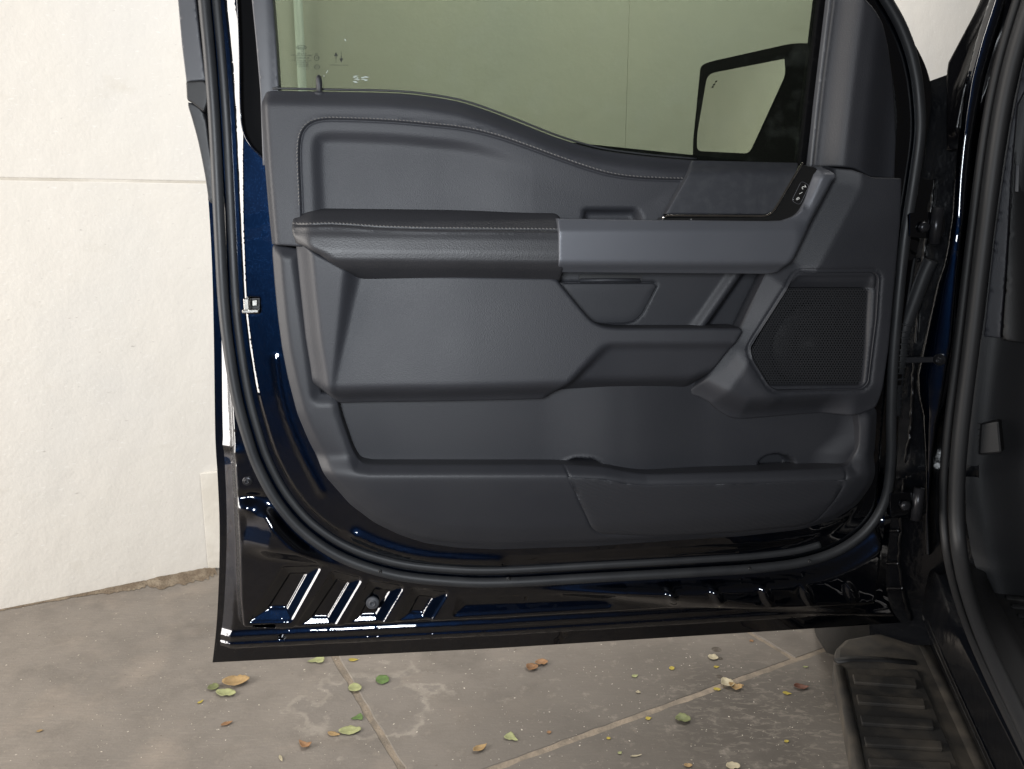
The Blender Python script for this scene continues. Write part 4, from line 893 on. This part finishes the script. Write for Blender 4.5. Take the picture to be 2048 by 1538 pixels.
# kick panel and dash inside the opening
KICK = [(2230, -260), (2120, -100), (2060, 60), (2028, 200), (2008, 320), (1990, 450), (1968, 640), (1950, 760), (1938, 860), (1930, 950), (1932, 1040), (1944, 1110), (1975, 1210), (2010, 1260), (2300, 1260), (2400, -260)]
def kick_h(p):
    return -.035 - .05 * ss(20, 130, p[:, 0] - xat([(2150, -260), (2028, 200), (1990, 450), (1950, 760), (1930, 950), (1950, 1110), (1990, 1260)], p[:, 1]))
relief('kick_panel', cab, KICK, kick_h, M['cabin'], -.035, sp=10, er=0, depth=.04, proj=cproj(-.035))
relief('dash_end_cap', cab, [(2110, -100), (2048, 120), (2022, 250), (2007, 350), (1989, 480), (1968, 673), (2000, 676), (2012, 520), (2022, 350), (2034, 210), (2060, 160), (2140, -100)], lambda p: -.024 + 0 * p[:, 0], M['dash'], -.024, sp=9, er=2, depth=.03, proj=cproj(-.024))
relief('dash_side', cab, [(2145, -150), (2062, 165), (2036, 212), (2024, 350), (2014, 520), (2003, 680), (2060, 690), (2300, 700), (2300, -150)], lambda p: -.030 - .06 * ss(0, 120, p[:, 0] - 2010) + 0 * p[:, 0], M['cabin_dark'], -.03, sp=12, er=3, depth=.03, proj=cproj(-.03))
prism('dash_vent', cab, on_c([(2032, 330), (2040, 330), (2038, 384), (2030, 384)], -.026), CN * .004, M['cover'], False, None, .001)
hl = prism('hood_release', cab, on_c([(1966, 842), (2004, 836), (2010, 900), (1962, 904)], -.05), CN * .028, M['cabin_dark'], False, None, .004)
for k in range(5): prism('lever_rib', hl, on_c([(1957, 846 + 12 * k), (1962, 846 + 12 * k), (1962, 852 + 12 * k), (1957, 852 + 12 * k)], -.03), CN * .006, M['black'])
# wiring boot and check strap crossing the hinge gap
bp_ = on_c(cr([(1862, 520), (1850, 545), (1835, 585), (1815, 640), (1803, 680), (1799, 715), (1793, 750), (1790, 790), (1788, 830)], 6), .016)
boot = sweep('wiring_boot', cab, bp_, circ(.0125, 14), M['rubber'])
for i in range(len(bp_) - 30, len(bp_) - 2, 2):
    if i > 0 and i < len(bp_) - 1:
        T = bp_[i + 1] - bp_[i - 1]; T /= np.linalg.norm(T); lathe('boot_ring', boot, bp_[i], T, [(.0126, -.0018), (.0152, 0), (.0126, .0018)], M['rubber'], 14)
st = prism('check_strap', cab, on_c([(1778, 714), (1868, 713), (1868, 724), (1778, 726)], .012), CN * .006, M['bolt'], False, None, .001)
lathe('strap_bolt', st, on_c([(1880, 719)], .006)[0], CN, [(.011, 0), (.011, .004), (.0095, .006), (.006, .006), (.0055, .011), (.003, .0115), (.0028, .008), (.0002, .008)], M['bolt'], 20)
prism('strap_bracket', st, on_c(rnd([(1864, 708), (1890, 704), (1893, 732), (1866, 730)], 5), .0), CN * .0055, M['bolt'], False, None, .001)
# sealant bead and spot-weld ledges in the hinge gap
sb_ = on_c(cr([(1868, 360), (1862, 420), (1852, 480), (1846, 530), (1838, 600), (1830, 700), (1826, 780), (1822, 850), (1814, 900), (1808, 960), (1803, 1040), (1799, 1120), (1808, 1190), (1822, 1240)], 10), -.040)
sb_ += np.random.default_rng(5).normal(0, .0008, sb_.shape); sweep('sealant_bead', cab, sb_, circ(.0035, 7), M['blackgloss'], up=CN)
for (x, y, w, h) in ((1846, 395, 16, 10), (1835, 520, 14, 9), (1790, 955, 24, 10), (1820, 952, 14, 9), (1788, 1060, 26, 7), (1785, 1125, 30, 6), (1792, 1176, 34, 9)):
    prism('pressed_ledge', cab, on_c([(x - w / 2, y - h / 2), (x + w / 2, y - h / 2), (x + w / 2, y + h / 2), (x - w / 2, y + h / 2)], -.044), CN * .010, M['blackgloss'], False, None, .003)
for (x, y) in ((1842, 452), (1805, 1008)):
    prism('hinge_leaf', cab, on_c(rnd([(x - 12, y - 30), (x + 34, y - 26), (x + 40, y + 20), (x - 8, y + 24)], 6), -.035), CN * .018, M['paint'], False, None, .003)
# ---- running board
ZB = .43
M['board'] = mat('dusty_board', (.030, .027, .024), .75, bump=[('noise', 220, .5, .001)], var=(19, (.095, .079, .060), .40, .80, .9))
M['tread'] = mat('board_tread', (.020, .019, .018), .65, bump=[('noise', 300, .4, .001)], var=(14, (.085, .071, .054), .46, .82, .9))
top = on_z([(1690, 1276), (1765, 1262), (1822, 1252), (1838, 1262), (1905, 1400), (1968, 1538), (2060, 1740), (1770, 1740), (1712, 1538), (1686, 1400), (1667, 1325), (1670, 1295)], ZB)
bd = prism('running_board', truck, top, (0, 0, -.055), M['board'], False, 'dusty black running board with ribbed tread', .010)
tr0 = on_z([(1694, 1342), (1834, 1342), (1925, 1560), (1990, 1720), (1775, 1720), (1735, 1560)], ZB + .001)
pad = prism('tread_pad', bd, tr0, (0, 0, .004), M['tread'], False, None, .0015)
for k in range(9):
    y = 1357 + 40.5 * k + .9 * k * k * .5
    xl = xat([(1696, 1342), (1735, 1560), (1775, 1720)], y); xr = xat([(1832, 1342), (1922, 1560), (1988, 1720)], y)
    P = on_z([(xl + 6, y - 3), (xr - 8, y + 6), (xr - 5, y + 22), (xl + 10, y + 13)], ZB + .005); prism('tread_rib', bd, P, (0, 0, .007), M['tread'], False, None, .0015)
er = on_z([(1680, 1336), (1696, 1420), (1724, 1560), (1762, 1735)], ZB + .004); sweep('edge_rail', bd, er, circ(.0075, 10, 1.2, .8), M['board'], up=(0, 0, 1))
cp = on_z([(1672, 1322), (1700, 1318), (1760, 1319), (1832, 1326)], ZB + .001); sweep('end_cap_band', bd, cp, [(-.007, -.004), (.007, -.004), (.007, .002), (-.007, .002)], M['black'], up=(0, 0, 1))
br = on_z([(1842, 1275), (1905, 1410), (1965, 1538), (2055, 1735)], ZB - .002); sweep('rocker_bracket', bd, br, [(-.012, -.03), (.012, -.03), (.012, .004), (-.012, .004)], M['board'], up=(0, 0, 1))
# ---- front wheel just showing past the board
wc = on_z([(1630, 1304)], .03)[0] + FW * .15 + FX * .13; wc[2] = .40
wh = lathe('front_tyre', truck, wc - FX * .13, FX, [(.24, .0), (.36, .005), (.395, .03), (.40, .06), (.40, .20), (.395, .23), (.36, .255), (.24, .26)], M['tyre'], 48)
lathe('rim', wh, wc - FX * .12, FX, [(.02, .03), (.20, .03), (.238, .0), (.24, .24)], M['cover'], 32)

# ================================================================== LEAVES AND LITTER
LC = {'tan': (.30, .20, .09), 'pale': (.27, .285, .135), 'green': (.085, .145, .04), 'olive': (.13, .145, .06), 'yellow': (.34, .27, .045), 'brown': (.19, .10, .045), 'orange': (.24, .13, .06), 'cream': (.36, .315, .215), 'red': (.12, .05, .032)}
LM = {k: mat('leaf_' + k, c, .6, bump=[('noise', 90, .4, .002)], var=(55, tuple(min(1, x * 1.35) for x in c), .4, .65)) for k, c in LC.items()}
def leaf(x, y, ln, wd_, ang, colr, label, curl=.25, fold=.2, shape='oval', nm='fallen_leaf', cat='leaf'):
    """ln, wd in photo px at that spot; ang in ground plane degrees"""
    c = on_z([(x, y)], 0)[0]; sc = (on_z([(x + 1, y)], 0)[0] - c)[0]; L_ = ln * sc; Wd = wd_ * sc * 1.25
    r = np.random.default_rng(int(x * 13 + y)); nu, nv = 11, 7; vs_ = []; a = math.radians(ang); t = np.array([math.cos(a), math.sin(a)]); n_ = np.array([-t[1], t[0]])
    notch = r.uniform(.2, .8); side = r.choice([-1, 1])
    for i in range(nu):
        u = i / (nu - 1)
        w = {'oval': math.sin(math.pi * min(1, u * .96 + .02)) ** .62, 'spear': math.sin(math.pi * u ** .75) ** 1.0, 'tri': (1 - u) ** .8 * min(1, u * 9), 'round': math.sqrt(max(0, 1 - (2 * u - 1) ** 2))}[shape] * .5
        w *= 1 + r.normal(0, .05)
        for j in range(nv):
            q = j / (nv - 1) * 2 - 1; ww = w * q
            if shape in ('oval', 'tri') and q * side > .4 and abs(u - notch) < .09: ww *= .72
            p = t * (u - .5) * L_ + n_ * ww * Wd
            z = .0022 + curl * L_ * ((u - .5) ** 2) * 1.3 + fold * Wd * abs(q) ** 1.5 * w + r.normal(0, .0003)
            vs_.append((c[0] + p[0], c[1] + p[1], max(z, .0008)))
    fs = [(i * nv + j, i * nv + j + 1, (i + 1) * nv + j + 1, (i + 1) * nv + j) for i in range(nu - 1) for j in range(nv - 1)]
    o = link(nm, np.array(vs_) - np.array([c[0], c[1], 0]), fs, LM[colr], None, True); o.location = (c[0], c[1], 0)
    md = o.modifiers.new('thick', 'SOLIDIFY'); md.thickness = .0006; md.offset = 1
    o['label'] = label; o['category'] = cat; o['group'] = 'litter on the concrete'
leaf(472, 1367, 52, 30, 10, 'tan', 'largest tan curled leaf on the concrete, left of the cluster under the door corner', .4, .35)
leaf(452, 1389, 42, 20, -12, 'pale', 'pale green leaf just in front of the large tan leaf', .3, .3)
leaf(427, 1377, 22, 20, 30, 'olive', 'small olive leaf left of the large tan leaf', .3, .3)
leaf(401, 1405, 14, 6, 55, 'yellow', 'tiny yellow leaf left of the pale green leaf', .2, .1, 'spear')
leaf(454, 1449, 24, 9, 35, 'orange', 'narrow brown leaf alone below the large tan leaf', .3, .3, 'spear')
leaf(632, 1323, 34, 26, 195, 'pale', 'pale green triangular leaf under the door bottom edge', .2, .2, 'tri')
leaf(707, 1321, 20, 9, 0, 'yellow', 'yellow and green leaf beside the joint under the door edge', .2, .1, 'spear')
leaf(765, 1361, 27, 26, 20, 'green', 'round bright green leaf at the water stain', .15, .1, 'round')
leaf(710, 1378, 26, 24, 40, 'pale', 'pale square leaf lying on the slab joint in the water stain', .2, .2, 'round')
leaf(714, 1437, 24, 20, 200, 'green', 'small green triangular leaf below the water stain centre', .15, .1, 'tri')
leaf(700, 1463, 44, 22, 8, 'pale', 'long pale green leaf at the lower edge of the water stain', .2, .15)
leaf(668, 1470, 28, 10, -15, 'tan', 'narrow tan leaf touching the long pale green leaf', .3, .2, 'spear')
leaf(608, 1492, 32, 20, 140, 'orange', 'brown crumpled leaf left of the joint near the bottom edge', .5, .5, 'tri')
leaf(562, 1518, 22, 5, -60, 'cream', 'dry seed twig left of the brown crumpled leaf', .1, .1, 'spear', 'seed_twig', 'twig')
leaf(1064, 1338, 24, 20, 60, 'brown', 'brown folded leaf, left half of the pair under the door', .4, .5)
leaf(1083, 1328, 26, 16, 10, 'orange', 'rust leaf, right half of the pair under the door', .4, .4)
leaf(1024, 1478, 30, 22, -40, 'pale', 'pale torn leaf with a hole above the long slab joint', .3, .2, 'tri')
leaf(960, 1500, 34, 14, 40, 'tan', 'tan leaf standing on edge near the bottom centre', .5, .5, 'spear')
leaf(1455, 1371, 26, 24, 10, 'cream', 'cream curled leaf on the long joint, left half of the pair', .5, .5)
leaf(1472, 1378, 20, 24, 70, 'tan', 'tan curled leaf on the long joint, right half of the pair', .5, .6)
leaf(1426, 1317, 20, 16, -25, 'cream', 'small cream leaf between the dark oil spots', .3, .3)
leaf(1344, 1338, 12, 9, 60, 'yellow', 'small yellow leaf left of the oil spots', .2, .2)
leaf(1433, 1335, 12, 6, 10, 'yellow', 'tiny yellow leaf between the lower two oil spots', .2, .2, 'spear')
leaf(1270, 1353, 14, 8, 25, 'pale', 'small green leaf in the middle of the slab under the door', .2, .1, 'spear')
leaf(1434, 1380, 14, 8, -10, 'yellow', 'yellow leaf on the joint beside the cream curled leaf', .2, .2)
leaf(1297, 1438, 13, 8, 15, 'yellow', 'small yellow leaf just below the long slab joint', .2, .1, 'spear')
leaf(1366, 1442, 30, 22, -5, 'olive', 'dark green curled leaf with pale rim on the darkened slab', .4, .5)
leaf(1602, 1377, 30, 15, -5, 'red', 'dark red brown leaf near the running board', .5, .4, 'spear')
leaf(1574, 1388, 17, 8, -15, 'yellow', 'yellow leaf left of the dark red leaf', .2, .2, 'spear')
leaf(1611, 1335, 11, 5, 0, 'pale', 'tiny pale green leaf beside the running board end', .2, .2, 'spear')
leaf(1276, 1385, 9, 10, 80, 'cream', 'tiny cream leaf above the long joint', .3, .3, 'tri')
leaf(1272, 1513, 24, 4, 12, 'cream', 'thin white twig near the bottom edge', .2, .1, 'spear', 'twig', 'twig')
leaf(1240, 1507, 10, 6, 40, 'pale', 'tiny pale leaf left of the thin white twig', .2, .2, 'spear')
leaf(1376, 1533, 10, 14, 90, 'tan', 'orange tan leaf cut by the bottom edge', .4, .3)
leaf(1466, 1535, 28, 18, 5, 'cream', 'cream leaf at the bottom edge on the tyre marks', .3, .3)
leaf(1217, 1478, 8, 6, 0, 'yellow', 'tiny yellow speck of leaf on the slab below the joint', .2, .2)
leaf(80, 1463, 12, 6, 20, 'tan', 'tiny tan leaf alone at far left', .2, .2, 'spear')
leaf(1503, 1283, 9, 6, 20, 'orange', 'tiny rust leaf under the door, near the tyre', .2, .2)
leaf(1573, 1484, 10, 6, 20, 'yellow', 'tiny yellow green leaf on the tyre marks', .2, .2)
leaf(1098, 1466, 9, 7, 0, 'orange', 'tiny orange leaf scrap on the long slab joint', .2, .2)
# scattered grit
gv, gf = [], []
for k in range(420):
    x, y = rng.uniform(60, 1660), rng.uniform(1300, 1560)
    c = on_z([(x, y)], 0)[0]; r0 = rng.uniform(.0006, .0022) * (1.4 if rng.random() < .1 else 1); b = len(gv)
    o6 = np.array([(1, 0, .0), (0, 1, 0), (-1, 0, 0), (0, -1, 0), (0, 0, .8)]) * r0 * rng.uniform(.6, 1.3, (5, 3)); gv += (c + o6).tolist()
    gf += [(b, b + 1, b + 4), (b + 1, b + 2, b + 4), (b + 2, b + 3, b + 4), (b + 3, b, b + 4)]
gr = link('grit', gv, gf, mat('grit_stone', (.45, .41, .35), .9, var=(300, (.2, .18, .15), .4, .6)), None, False); gr['kind'] = 'stuff'; gr['label'] = 'fine grit scattered over the concrete slabs'; gr['category'] = 'grit'

for o in bpy.data.objects:
    for k in ('_b', '_d'):
        if k in o: del o[k]
for m in bpy.data.materials:
    if 'tc' in m: del m['tc']
